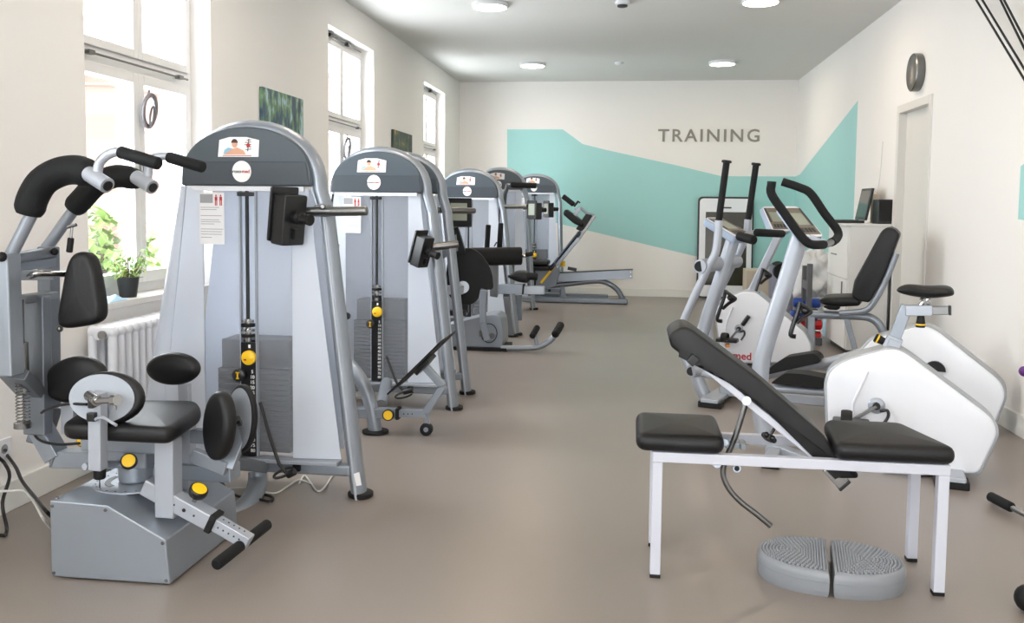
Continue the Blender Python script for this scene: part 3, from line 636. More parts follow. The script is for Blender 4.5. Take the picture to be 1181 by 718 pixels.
# hip and back pads
def oval(root, c, ax, ay, th, name='oval_pad', r=.02, dome=.008, m='vinyl', n=36): return obj(name, MB().pad(ell(c, ax, ay, n), th, r, dome), M[m], root)
c = P(200, 425, 3.4); oval(t, c+V(0, .03, 0), V(.113, 0, .004), V(0, 0, .066), V(0, -.055, 0), r=.027, name='hip_pad')
obj('pad_stem', MB().bar(P(213, 442, 3.42), P(214, 470, 3.42), .045, .03, (0, 1, 0)), M['silver_l'], t, .004)
c = P(86, 439, 3.0); oval(t, c+V(0, .03, 0), V(.12, 0, .038), V(-.027, 0, .078), V(.01, -.06, .01), r=.028, name='hip_pad')
b = MB(); b.bar(P(80, 464, 3.03), P(80, 500, 3.03), .05, .03, (0, 1, 0)); obj('pad_stem', b, M['silver_l'], t, .004)
# knee pad with its plate towards the camera
c = P(118, 459, 2.84); nn = V(.05, -.8, .25).normalized(); ax = V(.12, .006, -.01); ay = nn.cross(ax).normalized()*.087
oval(t, c-nn*.05+V(.012, 0, .006), ax*1.02, ay*1.02, nn*.048, 'knee_pad', r=.018, dome=.0)
p = obj('pad_plate', MB().prism(ell(c, ax*.95, ay*.93, 36), nn*.005), M['disc'], t)
obj('clamp_arm', MB().bar(P(113, 452, 2.79), P(113, 541, 2.79), .046, .045, (0, 1, 0)), M['silver_l'], t, .004)
b = MB(); b.cyl(P(103, 456, 2.79), P(112, 462, 2.74), .018); b.cyl(P(112, 462, 2.74), P(134, 461, 2.70), .011); b.cyl(P(131, 461, 2.705), P(136, 461, 2.695), .018); b.cyl(P(133, 463, 2.70), P(133, 472, 2.70), .005); obj('adjusting_bolt', b, M['chrome'], t)
b = MB(); b.tube(fil([P(108, 484, 2.76), P(118, 480, 2.74), P(134, 490, 2.70)], .02), .005); obj('release_lever', b, M['silver_l'], t)
b = MB(); b.box(P(107, 464, 2.76), (.02, .03, .035)); b.box(P(107, 480, 2.765), (.03, .03, .03)); obj('clamp_block', b, M['plastic'], t, .004)
# knee pad on the right, seen from its cushion side
c = P(245, 492, 2.98); nn = V(.56, .83, 0).normalized(); ax = V(.83, -.56, 0)*.082; ay = V(.01, 0, .124)
oval(t, c, ax, ay, nn*.055, 'knee_pad', r=.024, dome=.008)
c2 = P(276, 483, 3.1)
obj('pad_rim', MB().pad(ell(c2, ax*1.12, ay*1.02, 36), nn*.02, .006), M['rubber'], t); obj('pad_plate', MB().prism(ell(c2-nn*.004, ax*.97, ay*.92, 36), nn*.004), M['disc'], t)
b = MB(); b.cyl(c+nn*.05, c2, .014); b.cyl(c2-nn*.012-V(0, 0, .01)+ax*.2, c2-nn*.002-V(0, 0, .01)+ax*.2, .012); obj('pad_pivot', b, M['chrome'], t)
b = MB(); b.bar(c2+nn*.03+V(0, 0, .0), P(262, 540, 3.05), .05, .03, (0, 1, 0)); b.bar(P(262, 540, 3.05), P(222, 524, 3.05), .05, .035, (0, 1, 0)); obj('clamp_arm', b, M['silver'], t, .004)
# rear upright with guide rods and springs
Yn = 2.8
b = MB(); b.bar(P(3, 292, Yn), P(8, 432, Yn), .085, .07, (0, 1, 0)); obj('upright', b, M['silver'], t, .006)
b = MB(); b.bar(P(56, 284, 3.12), P(58, 470, 3.12), .055, .06, (0, 1, 0)); b.bar(P(58, 468, 3.12), P(44, 512, 3.08), .07, .06, (0, 1, 0)); obj('upright', b, M['silver_d'], t, .006)
b = MB(); b.bar(P(42, 340, 2.98), P(44, 500, 2.98), .085, .05, (0, 1, 0)); obj('carriage_plate', b, M['silver_d'], t, .006)
obj('carriage_yoke', MB().bar(P(24, 345, 2.92), P(62, 340, 3.05), .05, .03), M['silver_d'], t, .004); obj('lower_gusset', MB().bar(P(16, 430, 2.85), P(36, 452, 2.95), .1, .04, (0, 1, 0)), M['silver_d'], t, .004)
for x, yy in ((24, 2.9), (51, 3.0)):
    b = MB(); b.cyl(P(x, 345, yy), P(x+1, 400, yy), .01); b.cyl(P(x+2, 395, yy), P(x+4, 452, yy), .018); obj('guide_rod', b, M['steel'], t)
for x, yy in ((22, 2.87), (30, 2.9)):
    a, c = P(x, 440, yy), P(x+1, 488, yy); n = 90; obj('spring', MB().tube([a.lerp(c, k/n)+V(math.cos(k*.9), math.sin(k*.9), 0)*.012 for k in range(n+1)], .0022, 6), M['chrome'], t)
obj('spring_cup', MB().cyl(P(26, 487, 2.89), P(26, 493, 2.89), .028), M['steel'], t)
b = MB(); rbar(b, [P(46, 492, 3.05), P(66, 527, 3.05), P(68, 528, 3.05)], .06, .075); b.bar(P(62, 528, 3.05), P(136, 529, 3.05), .06, .06, (0, 0, 1)); obj('lower_arm', b, M['silver'], t, .01)
b = MB(); b.cyl(P(10, 299, 2.82), P(60, 291, 3.12), .022); b.bar(P(10, 309, 2.82), P(60, 302, 3.12), .03, .03); obj('crossbar', b, M['silver_d'], t)
obj('end_plug', MB().ball(P(2, 296, 2.76), .017, 12), M['rubber'], t); obj('end_plug', MB().ball(P(63, 290, 3.08), .014, 12), M['rubber'], t)
obj('pad_bracket', MB().bar(P(16, 317, 2.84), P(60, 317, 2.95), .028, .035), M['silver'], t, .003)
obj('pad_bracket', MB().tube(fil([P(36, 318, 2.86), P(42, 315, 2.84), P(82, 316, 2.98)], .02), .011, ry=.016), M['chrome'], t)
bp_ = [P(x, y, 2.93) for x, y in ((80, 291), (96, 290), (104, 302), (110, 335), (113.5, 360), (110, 373), (88, 378), (66, 380), (62, 368), (66, 345), (72, 310))]
obj('back_pad', MB().pad(rnd(bp_, .05, 4), (0.012, .065, 0), .026, dome=.0), M['vinyl'], t)
obj('pad_bolt', MB().ball(P(69, 379, 2.97), .012, 10), M['steel'], t)
b = MB(); b.rcyl(P(82, 274, 2.98), P(80, 291, 2.98), .011); obj('pull_grip', b, M['rubber'], t); b = MB(); b.cyl(P(83, 262, 2.98), P(82, 275, 2.98), .005); b.cyl(P(78, 262, 2.98), P(88, 259, 2.98), .006); obj('pull_hook', b, M['chrome'], t)
def arm(Y, pts, pad, cy, bend, grip, rp, k):
    obj('shoulder_arm', MB().tube([P(x, y, Y) for x, y in pts], .021), M['silver'], t)
    pp = crv([P(x, y, Y) for x, y in pad], 5); n = len(pp); rs = [rp*(.8+.2*min(1, min(i, n-1-i)/1.5)) for i in range(n)]
    obj('shoulder_pad', MB().tube(pp, rs, 22), M['foam'], t)
    a, c = P(*cy[0], Y-.02), P(*cy[1], Y-.05); hh = obj('pivot_sleeve', MB().cyl(a, c, .026*k), M['silver_l'], t); obj('sleeve_plug', MB().cyl(c, c+(c-a).normalized()*.004, .017*k), M['plastic'], hh)
    obj('handle_tube', MB().tube(crv([P(x, y, Y-.03) for x, y in bend], 6), .0155), M['silver_l'], t)
    obj('hand_grip', MB().rcyl(P(*grip[0], Y-.03), P(*grip[1], Y-.06), .021), M['foam'], t)
arm(2.82, [(10, 299), (40, 240)], [(33, 247), (38, 228), (50, 209), (70, 198), (90, 196), (106, 202)], [(102, 200), (124, 214)], [(112, 205), (114, 190), (122, 180), (134, 175), (146, 176)], [(138, 175), (184, 189)], .049, 1)
arm(3.14, [(50, 291), (88, 238)], [(84, 241), (96, 228), (112, 212), (135, 203), (160, 207)], [(157, 204), (176, 216)], [(170, 208), (172, 190), (178, 182), (190, 180), (200, 181)], [(194, 181), (235, 193)], .042, 1)
# tube from the tower to the base, display on its arm
b = MB().tube(crv([P(297, 544, 3.82), P(297, 556, 3.8), P(290, 575, 3.72), P(272, 592, 3.6), P(250, 600, 3.5), P(225, 602, 3.36)], 5), .042, 16, cap=True); obj('connecting_tube', b, M['silver'], t)
obj('foot', MB().cyl(P(262, 594, 3.62).xy.to_3d()+V(0, 0, .0), P(262, 594, 3.62).xy.to_3d()+V(0, 0, .03), .03), M['rubber'], t)
obj('link_beam', MB().bar((-1.9, 3.3, .33), (-1.62, 3.8, .13), .1, .05), M['silver_d'], t, .006)
obj('link_beam', MB().bar((-1.75, 3.16, .3), (-1.45, 3.16, .3), .09, .06), M['silver'], t, .006)
monitor(t, P(333, 249, 3.70), PI-.45, .15, .22, tilt=.12, lcd=False)
b = MB(); b.rcyl(P(352, 244, 3.76), P(424, 243, 3.76), .0205); obj('display_arm', b, M['steel'], t)
b = MB(); b.cyl(P(372, 238, 3.84), P(372, 238, 3.73), .012); b.box(P(372, 243, 3.79), (.06, .05, .05)); obj('arm_clamp', b, M['steel'], t, .006)
b = MB().tube([P(300, 464, 3.76), P(311, 503, 3.72), P(322, 535, 3.7), P(330, 545, 3.7)], .0075, 8); b.tube(ell(P(327, 545, 3.7), V(.035, .02, .01), V(0, .02, .012), 16)+[], .006, 8); obj('hanging_strap', b, M['cable_b'], t)
obj('strap_clip', MB().rcyl(P(331, 548, 3.69), P(341, 543, 3.69), .016), M['plastic'], t)
q = P(413, 556, 3.77)
obj('rating_label', MB().prism([P(408, 546, 3.792), P(414.5, 544, 3.792), P(417, 559, 3.792), P(411, 560, 3.792)], (0, -.002, 0)), M['paper'], t)
obj('hose_loop', MB().tube(crv([P(100, 466, 2.8), P(75, 466, 2.85), P(50, 474, 2.95), P(38, 490, 3.0), P(44, 506, 3.0), P(65, 512, 3.0), P(92, 511, 3.0)], 6), .005, 8), M['cable_b'], t)

# ================================================================== SECOND MACHINE: tower with angled foot plate on a wheel
GR = 'weight stack machines along the window wall'
t = thing('foot_plate_machine', 'silver weight machine second from the camera with angled foot plate on a small wheel', 'gym machine', (-1.6, 5.3, 0), GR)
tower(t, -1.60, 5.56)
Y = 4.95
obj('support_tube', MB().tube(crv([P(370, 416, 5.3), P(388, 412, 5.1), P(400, 418, 5.0), P(414, 434, Y), P(424, 455, Y), P(430, 478, Y), P(433, 498, Y)], 6), .038, 16), M['silver'], t)
q = at(433, 499, Z=0); obj('foot', MB().lathe([(.05, 0), (.075, .004), (.075, .016), (.05, .02)], q), M['rubber'], t)
a = P(340, 474, Y); c = P(459, 476, Y)
sb = obj('sleeve_bar', MB().bar(a, c, .06, .055), M['silver'], t, .004)
obj('sleeve_collar', MB().bar(c-V(.006, 0, 0), c+V(.012, 0, 0), .068, .062), M['rubber'], sb)
e = P(491, 476, Y); ib = obj('sliding_bar', MB().bar(c, e, .045, .042), M['silver'], t, .003)
b = MB()
for k in range(3): q = c.lerp(e, .25+.15*k)+V(0, -.023, 0); b.cyl(q, q-V(0, .002, 0), .004, n=8)
obj('pin_hole', b, M['plastic'], ib)
yknob(t, P(448, 478, Y-.04), V(.1, -1, .05), .03)
b = MB(); rbar(b, [P(491, 475, Y), P(511, 445, Y), P(491, 423, Y)], .04, .045); obj('plate_arm', b, M['silver'], t, .004)
b = MB(); b.bar(P(492, 474, Y), P(493, 494, Y), .03, .02, (0, 1, 0)); obj('wheel_fork', b, M['silver'], t, .003)
w_ = at(492, 494, Y=Y); w_.z = .036
wl = obj('wheel', MB().lathe([(.028, -.016), (.036, -.014), (.036, .014), (.028, .016)], w_, (0, 1, 0)), M['rubber'], t); obj('wheel_hub', MB().cyl(w_-V(0, .018, 0), w_+V(0, .018, 0), .014), M['silver'], wl)
a, c = P(458, 447, Y), P(518, 388, Y); d = (c-a).normalized(); n_ = d.cross(V(0, 1, 0)).normalized()
obj('foot_plate', MB().prism([a-V(0, .2, 0), c-V(0, .2, 0), c+V(0, .22, 0), a+V(0, .22, 0)], n_*.008), M['rubber'], t)
obj('plate_backing', MB().bar(P(484, 428, Y), P(498, 412, Y), .2, .02, n_), M['plastic'], t, .003)
obj('brace_tube', MB().cyl(P(440, 466, 5.3), P(446, 440, 5.5), .035), M['silver'], t)
b = MB().tube([P(446, 411, 5.5), P(452, 428, 5.45), P(459, 444, 5.4), P(468, 452, 5.4)], .008, 8); b.tube(ell(P(466, 455, 5.38), V(.05, .02, .01), V(0, .02, .014), 16), .006, 8); obj('hanging_strap', b, M['cable_b'], t)
obj('strap_clip', MB().rcyl(P(465, 452, 5.38), P(476, 449, 5.38), .018), M['plastic'], t)
obj('lever_grip', MB().rcyl(P(374, 312, 4.9), P(388, 299, 4.9), .014), M['rubber'], t); obj('lever_tip', MB().rcyl(P(387.5, 299.5, 4.9), P(391, 296, 4.9), .0145), M['yellow'], t)
b = MB(); b.prism([P(374, 300, 5.0), P(380, 276, 5.0), P(390, 282, 5.0), P(386, 318, 5.0)], (0, .03, 0)); obj('lever_bracket', b, M['silver_l'], t, .003)
obj('side_cable', MB().tube([P(384, 224, 5.52), P(378, 262, 5.4), P(375, 300, 5.2)], .006, 8), M['cable_b'], t)
oval(t, P(392, 368, 5.0), V(.06, 0, 0), V(0, .07, 0), V(0, 0, .035), 'side_pad', r=.015)
monitor(t, P(487, 287, 5.5), PI-.45, .12, .2, tilt=.3, lcd=False)
obj('display_arm', MB().rcyl(P(498, 285, 5.56), P(529, 281, 5.6), .024), M['steel'], t)

# ================================================================== THIRD MACHINE: black cam disc and long roller
t = thing('roller_pad_machine', 'silver weight machine with large black cam disc and long horizontal roller pad', 'gym machine', (-1.5, 6.8, 0), GR)
tower(t, -1.605, 6.05, stack=False, sheet=False)
D = 6.62
c = P(541, 319, D); pts = []
for k in range(40):
    a = 2*PI*k/40; px = 541+27*math.cos(a)*(1 if math.cos(a) > 0 else 1); py = 319+34*math.sin(a)
    pts.append((px, py))
out = [(517, 335), (514, 320), (516, 302), (523, 290), (532, 286), (545, 286), (556, 294), (564, 306), (568, 318), (569, 334), (560, 334), (554, 331), (552, 344), (545, 351), (535, 352), (524, 347), (518, 342)]
obj('cam_disc', MB().prism(rnd([P(x, y, D) for x, y in out], .03, 3), (0, .025, 0)), M['rubber'], t, .004)
b = MB(); b.bar(P(503, 334, 6.2), P(532, 334, 6.5), .05, .065); obj('cam_bracket', b, M['silver_l'], t, .006)
b = MB(); b.cyl(P(525, 334, 6.46), P(525, 334, 6.66), .03); b.cyl(P(534, 331, 6.5), P(534, 331, 6.62), .045); obj('cam_pivot', b, M['silver_l'], t)
obj('pivot_cap', MB().cyl(P(524, 334, 6.44), P(524, 334, 6.46), .018), M['plastic'], t)
obj('bracket_plate', MB().prism([P(505, 285, 6.2), P(526, 270, 6.2), P(528, 289, 6.2), P(508, 300, 6.2)], (0, .012, 0)), M['silver'], t)
r0, r1 = P(538, 296, 7.1), P(602, 295, 7.2)
obj('roller_pad', MB().rcyl(r0, r1, .072, .014, 28), M['foam'], t)
obj('roller_axle', MB().cyl(r1, P(606, 295, 7.2), .014), M['chrome'], t); obj('axle_grip', MB().rcyl(P(606, 294, 7.2), P(615, 292, 7.2), .018), M['rubber'], t)
for x, y0_, y1_ in ((562.5, 259, 286), (577, 257, 286)): obj('hand_grip', MB().rcyl(P(x+.8, y0_, 7.5), P(x-1, y1_, 7.5), .022), M['foam'], t)
b = MB(); b.tube([P(570, 284, 7.6), P(573, 279, 7.6)], .006, 8); obj('release_lever', b, M['cable_b'], t)
b = MB(); b.bar(P(570, 290, 7.5), P(570, 340, 7.9), .07, .05, (0, 1, 0)); obj('seat_column', b, M['silver'], t, .005)
monitor(t, P(531, 245, 6.5), -PI/2-.1, .19, .19, lcd=True)
obj('display_stalk', MB().bar(P(524, 262, 6.55), P(533, 292, 6.6), .06, .04, (0, 1, 0)), M['plastic'], t, .004)
b = MB(); b.rcyl(P(504, 242, 6.1), P(548, 243, 6.3), .021); obj('display_arm', b, M['steel'], t)
B = 7.97
bp = rnd([P(498, 380, B), P(562, 363, B), P(577, 363, B), P(580, 378, B), P(580, 402.5, B), P(498, 403, B)], .06, 4)
hs = obj('base_housing', MB().prism([V(q.x, q.y, max(q.z, .03)) for q in bp], (0, .35, 0)), M['silver'], t, .005)
obj('base_plinth', MB().box((P(540, 400, B).x, B+.17, .015), (.7, .4, .03)), M['rubber'], t)
c = P(564, 384, B-.01); obj('bearing_ring', MB().tube(ell(c, V(.072, 0, 0), V(0, 0, .085), 28)+[ell(c, V(.072, 0, 0), V(0, 0, .085), 28)[0]], .004, 6), M['plastic'], t)
b = MB(); b.cyl(c+V(-.03, -.04, -.02), c+V(-.03, .03, -.02), .03); b.cyl(c+V(.03, -.03, -.02), c+V(.03, .03, -.02), .025); b.bar(c+V(-.08, -.03, 0), c+V(-.02, -.03, 0), .05, .05); obj('bearing', b, M['steel'], t)
b = MB(); rbar(b, [P(557, 334, B-.03), P(557, 372, B-.05), P(562, 392, B-.05)], .055, .05); obj('lever_post', b, M['silver'], t, .006)
b = MB(); b.box(P(534, 355, B), (.1, .05, .08)); b.box(P(526, 360, B), (.2, .1, .05)); obj('counterweight', b, M['strip'], t, .006); obj('adjusting_knob', MB().bar(P(526, 350, B-.04), P(528, 357, B-.04), .02, .015), M['yellow'], t)
pp = crv([P(578, 401, B), P(600, 401, B), P(620, 400, B), P(634, 393, B), P(643, 383, B)], 6); obj('peg_tube', MB().tube(pp, .026), M['silver'], t)
obj('peg_tube', MB().cyl(P(619, 397, B-.03), P(617, 385, B-.03), .014), M['silver'], t)
obj('foot_peg', MB().rcyl(P(613.5, 388, B-.08), P(620, 377, B+.06), .027), M['foam'], t); obj('foot_peg', MB().rcyl(P(640, 386, B-.1), P(647, 374, B+.08), .034), M['foam'], t)

# ================================================================== FOURTH MACHINE
t = thing('seated_weight_machine', 'silver weight machine behind the roller pad with small black seat on a beam', 'gym machine', (-1.6, 8.8, 0), GR)
tower(t, -1.635, 8.95, lo=True)
S = 8.5
sl_ = obj('seat_beam', MB().bar(P(566, 333, S), P(604, 333, S), .09, .088), M['silver'], t, .005); obj('seat_beam_insert', MB().bar(P(604, 334, S), P(628, 334.5, S), .07, .075), M['silver_l'], t, .004); obj('beam_collar', MB().bar(P(603, 333, S), P(605, 333.2, S), .096, .094), M['rubber'], t)
b = MB(); b.bar(P(584, 340, S), P(590, 384, 8.85), .06, .06, (0, 1, 0)); obj('support_leg', b, M['silver'], t, .006)
obj('foot', MB().lathe([(.055, 0), (.06, .01), (.055, .02)], at(591, 388, Z=0)), M['rubber'], t)
obj('support_leg', MB().bar(P(598, 340, 9.2), P(598, 369, 9.2), .07, .06, (0, 1, 0)), M['silver_d'], t, .005)
obj('link_tube', MB().cyl(P(576, 372, 8.9), P(590, 373, 8.9), .035), M['silver_d'], t)
obj('seat', MB().pad(rnd([P(x, y, S-.05) for x, y in ((583, 319), (594, 313), (606, 313), (611, 320), (609, 327), (596, 325))], .03, 3), (0, .22, 0), .03), M['vinyl'], t)
obj('seat_roller', MB().rcyl(P(606, 318, S), P(620, 319, S), .035), M['foam'], t)
obj('thigh_pad', MB().pad(rnd([P(x, y, 8.7) for x, y in ((575, 284), (583, 286), (584, 330), (576, 330))], .02, 3), (0, .06, 0), .02), M['silver'], t) if False else None
monitor(t, P(617, 242, 8.95), PI+.75, .15, .17)
obj('display_arm', MB().rcyl(P(579, 238, 9.0), P(608, 238, 8.98), .022), M['steel'], t)
b = MB(); b.tube([P(562, 372, 9), P(570, 362, 9), P(580, 356, 9)], .008, 8); obj('side_cable', b, M['cable_b'], t)

# ================================================================== FIFTH MACHINE and the LEG PRESS with its own tower
t = thing('padded_bar_machine', 'silver weight machine with black padded bar across, half hidden before the back wall', 'gym machine', (-1.6, 11, 0), GR)
tower(t, -1.66, 11.2, zt=1.735, zb=1.49, fhw=.44, lo=True)
obj('padded_bar', MB().rcyl(P(589, 213, 10.6), P(619, 214, 10.6), .033), M['foam'], t); obj('bar_end', MB().cyl(P(585, 213, 10.6), P(589, 213, 10.6), .02), M['chrome'], t)
obj('bar_arm', MB().tube([P(586, 213, 10.6), P(583, 222, 10.8), P(581, 240, 11.1)], .025), M['silver_d'], t)
monitor(t, P(633, 241, 10.8), PI+.7, .12, .18)
obj('display_arm', MB().rcyl(P(604, 240, 11.1), P(626, 240, 10.9), .02), M['steel'], t)
t = thing('leg_press_machine', 'weight machine by the back wall with long silver rail and yellow striped inclined arm', 'gym machine', (-1.0, 12.4, 0), GR)
tower(t, -1.355, 12.45, zt=1.70, zb=1.475, fhw=.4, lo=True)
Y = 12.15
a = at(604, 348, Y=Y); obj('base_tube', MB().bar(V(a.x, Y, .04), V(P(724, 347, Y).x, Y, .04), .1, .07), M['silver_d'], t, .015)
obj('base_tube', MB().bar(V(a.x, Y+.55, .04), V(P(700, 347, Y).x, Y+.55, .04), .1, .07), M['silver_d'], t, .015)
obj('slide_rail', MB().bar(P(640, 320, Y), P(729.5, 315.8, Y), .1, .115), M['silver'], t, .004)
obj('rail_track', MB().bar(P(640, 314.6, Y), P(730, 310.6, Y), .07, .018), M['strip'], t)
b = MB()
for y in (313.5, 318.5): b.cyl(P(727.5, y, Y-.05), P(727.5, y, Y-.055), .01, n=10)
obj('rail_bolt', b, M['white'], t)
obj('curved_support', MB().tube(crv([P(618, 331, Y+.02), P(650, 328, Y+.02), P(685, 324, Y+.02), P(700, 326, Y+.02), P(712, 334, Y+.02), P(719, 346, Y+.02)], 6), .035), M['silver_d'], t)
obj('rear_post', MB().bar(P(649, 330, Y), P(651, 344, Y), .05, .05, (0, 1, 0)), M['silver_d'], t)
obj('carriage_plate', MB().prism(rnd([P(x, y, Y-.08) for x, y in ((617, 309), (640, 308), (646, 313), (641, 330), (628, 334), (619, 330))], .03, 3), (0, .2, 0)), M['silver_d'], t, .005)
obj('incline_stripe', MB().bar(P(624, 326, Y-.12), P(642, 304, Y-.12), .04, .03), M['yellow'], t)
obj('incline_arm', MB().bar(P(641, 305, Y-.12), P(667, 274, Y-.12), .06, .07, (0, 0, 1)), M['silver'], t, .006)
obj('incline_arm', MB().bar(P(667, 276, Y-.12), P(686, 249, Y-.12), .05, .04, (0, 0, 1)), M['steel'], t, .006)
obj('backrest', MB().pad(rnd([P(x, y, Y-.15) for x, y in ((631, 311), (667, 266), (671, 270), (636, 313))], .02, 3), (0, .3, 0), .02), mat('navy_vinyl', (34, 44, 62), .45), t)
obj('head_block', MB().prism([P(x, y, Y-.12) for x, y in ((676, 246), (684, 247), (671, 267), (664, 264))], (0, .25, 0)), M['vinyl'], t, .01)
obj('shoulder_pad', MB().pad(rnd([P(x, y, Y-.2) for x, y in ((650, 243), (653, 241), (674, 257), (672, 262), (662, 258), (649, 247))], .03, 3), (0, .35, 0), .03), M['vinyl'], t)
b = MB(); b.bar(P(662, 250, Y-.1), P(668, 240, Y-.1), .05, .05); b.tube([P(663, 242, Y-.1), P(670, 240, Y-.1), P(677, 246, Y-.1), P(686, 249, Y-.1)], .02); b.tube([P(664, 252, Y-.1), P(672, 258, Y-.1), P(680, 247, Y-.1)], .012); obj('head_frame', b, M['silver'], t)
obj('hand_grip', MB().rcyl(P(649, 226, Y-.1), P(662, 236, Y-.1), .035), M['foam'], t); obj('grip_clamp', MB().tube([P(662, 238, Y-.1), P(667, 232, Y-.1), P(669, 234, Y-.1)], .015), M['plastic'], t)
obj('lock_knob', MB().cyl(P(649, 307, Y), P(649, 301, Y), .035), M['yellow'], t)
for k, (x0, x1, y) in enumerate(((610, 632, 301), (612, 634, 307))): obj('seat_pad', MB().pad(rnd([P(x0, y, Y-.3), P(x1, y, Y-.3), P(x1, y+5, Y-.3), P(x0, y+5, Y-.3)], .02, 3), (0, .35, 0), .02), M['vinyl'], t)
obj('lever', MB().bar(P(655, 309, Y-.1), P(665, 311, Y-.1), .08, .04), M['plastic'], t)

# ================================================================== THINGS BY THE WINDOW
def xw(px, py, X): return at(px, py, X=X)
t = thing('radiator', 'white column radiator under the nearest window', 'radiator', (XL+.1, 4.7, .1))
zt_ = xw(134, 375, XL+.18).z; y0 = xw(135, 400, XL+.19).y
for k in range(13):
    yy = y0+.03+k*.062; b = MB()
    for dx in (.05, .15): b.tube(fil([V(XL+dx, yy, .14), V(XL+dx, yy, zt_-.03)], .02), .022, 10)
    b.rcyl((XL+.03, yy, zt_-.035), (XL+.175, yy, zt_-.035), .028, .02, 12); b.rcyl((XL+.03, yy, .15), (XL+.175, yy, .15), .028, .02, 12)
    obj('radiator_column', b, M['white_p'], t)
b = MB(); b.cyl((XL+.1, y0-.01, zt_-.05), (XL+.1, y0+.82, zt_-.05), .018); b.cyl((XL+.1, y0-.01, .15), (XL+.1, y0+.82, .15), .018); obj('radiator_pipe', b, M['white_p'], t)
obj('radiator_plug', MB().cyl((XL+.12, y0-.012, zt_-.045), (XL+.12, y0+.0, zt_-.045), .02), M['chrome'], t)
b = MB(); b.cyl((XL+.1, y0+.1, .0), (XL+.1, y0+.1, .15), .012); b.cyl((XL+.1, y0+.75, .0), (XL+.1, y0+.75, .15), .012); obj('radiator_feed', b, M['white_p'], t)
def plant(q, s, lab, seed, tall=1, cat='potted plant'):
    rg = random.Random(seed); t = thing('potted_fig', lab, cat, q)
    obj('pot', MB().lathe([(.04*s, 0), (.042*s, 0), (.056*s, .1*s), (.056*s, .105*s), (.05*s, .105*s), (.048*s, .09*s), (0, .089*s)], q, n=28), M['pot'], t)
    b = MB(); L1 = MB(); L2 = MB(); tips = []
    for k in range(16):
        a = rg.uniform(0, 2*PI); r = rg.uniform(.02, .1)*s; h = rg.uniform(.14, .25)*s*tall
        e = q+V(math.cos(a)*r, math.sin(a)*r, h); m = q.lerp(e, .5)+V(0, 0, .03*s); b.tube([q+V(0, 0, .08*s), m, e], [.0035*s, .0025*s, .0015*s], 5); tips += [(q+V(0, 0, .08*s)).lerp(m, .8), m, m.lerp(e, .35), m.lerp(e, .7), e, e]
    for p_ in tips*3:
        p_ = p_+V(rg.gauss(0, 1), rg.gauss(0, 1), rg.gauss(0, .7))*.012*s
        a = rg.uniform(0, 2*PI); d = V(math.cos(a), math.sin(a), rg.uniform(-.9, .5)).normalized(); l = rg.uniform(.026, .042)*s; w_ = l*.22; sd = d.cross(V(0, 0, 1)).normalized(); up = sd.cross(d)
        ps = [p_, p_+d*l*.3+sd*w_*.8-up*.001, p_+d*l*.65+sd*w_*.8, p_+d*l-up*l*.25, p_+d*l*.65-sd*w_*.8, p_+d*l*.3-sd*w_*.8]; cc = p_+d*l*.5-up*l*.08
        (L1 if rg.random() < .62 else L2).add(ps+[cc], [[i, (i+1) % 6, 6] for i in range(6)])
    obj('soil', MB().lathe([(.048*s, .092*s), (0, .094*s)], q), M['soil'], t); obj('stem', b, M['stem'], t); f_ = obj('foliage', L1, M['leaf'], t); obj('pale_foliage', L2, M['leaf2'], f_)
q = xw(148, 345, XL-.03); q.z = WZ0; plant(q, 1.0, 'variegated small leaved plant in dark pot on the nearest window sill', 3)
q = xw(213, 328, XL-.03); q.z = WZ0; plant(q, .8, 'second small potted plant on sill, half hidden behind the nearest tower', 8)
q = xw(126, 351, XL-.01); q.z = WZ0
b = MB(); rg = random.Random(2); vs = []
N = 14
for j in range(N+1):
    for i in range(N+1):
        u, v_ = i/N-.5, j/N-.5; hh = (1-(2*abs(u))**4)*(1-(2*abs(v_))**4)*.022*(1+.5*math.sin(9*u+4*v_)*math.sin(7*v_))
        vs.append(q+V(v_*.1, u*.17+v_*.02, .002+max(0, hh)))
b.add(vs, [[j*(N+1)+i, j*(N+1)+i+1, (j+1)*(N+1)+i+1, (j+1)*(N+1)+i] for j in range(N) for i in range(N)]); b.prism([q+V(-.05, -.085, 0), q+V(.05, -.085, 0), q+V(.05, .085, 0), q+V(-.05, .085, 0)], (0, 0, .003))
tag(obj('folded_cloth', b, M['bluebag'], ang=80), 'pale blue folded cloth lying on the window sill beside the potted plant', 'cloth')
# coils of cable hung on the window handles
def coil(q, lab, s=1):
    b = MB(); rg = random.Random(5)
    for k in range(4):
        c = q+V(.004*k, rg.uniform(-.012, .012), rg.uniform(-.014, .014)); pts = ell(c, V(.01, .048*s, 0), V(.01, 0, .085*s), 26); b.tube(pts+[pts[0]], .0075, 7)
    pts = ell(q+V(.02, 0, -.02), V(0, .02*s, .01), V(.0, .01, .05*s), 20); b.tube(pts+[pts[0]], .006, 7); b.cyl(q+V(0, 0, .085*s), q+V(0, .01, .12*s), .006, n=8)
    o = obj('cable_coil', b, mat('grey_cable', (110, 108, 112), .5)); tag(o, lab, 'cable', 'cable coils hung on the window handles')
coil(xw(171.5, 129, XL-.08), 'grey coil of cable hanging on the nearest window')
coil(xw(400, 172, XL-.08), 'grey coil of cable hanging on the middle window', 1.1)
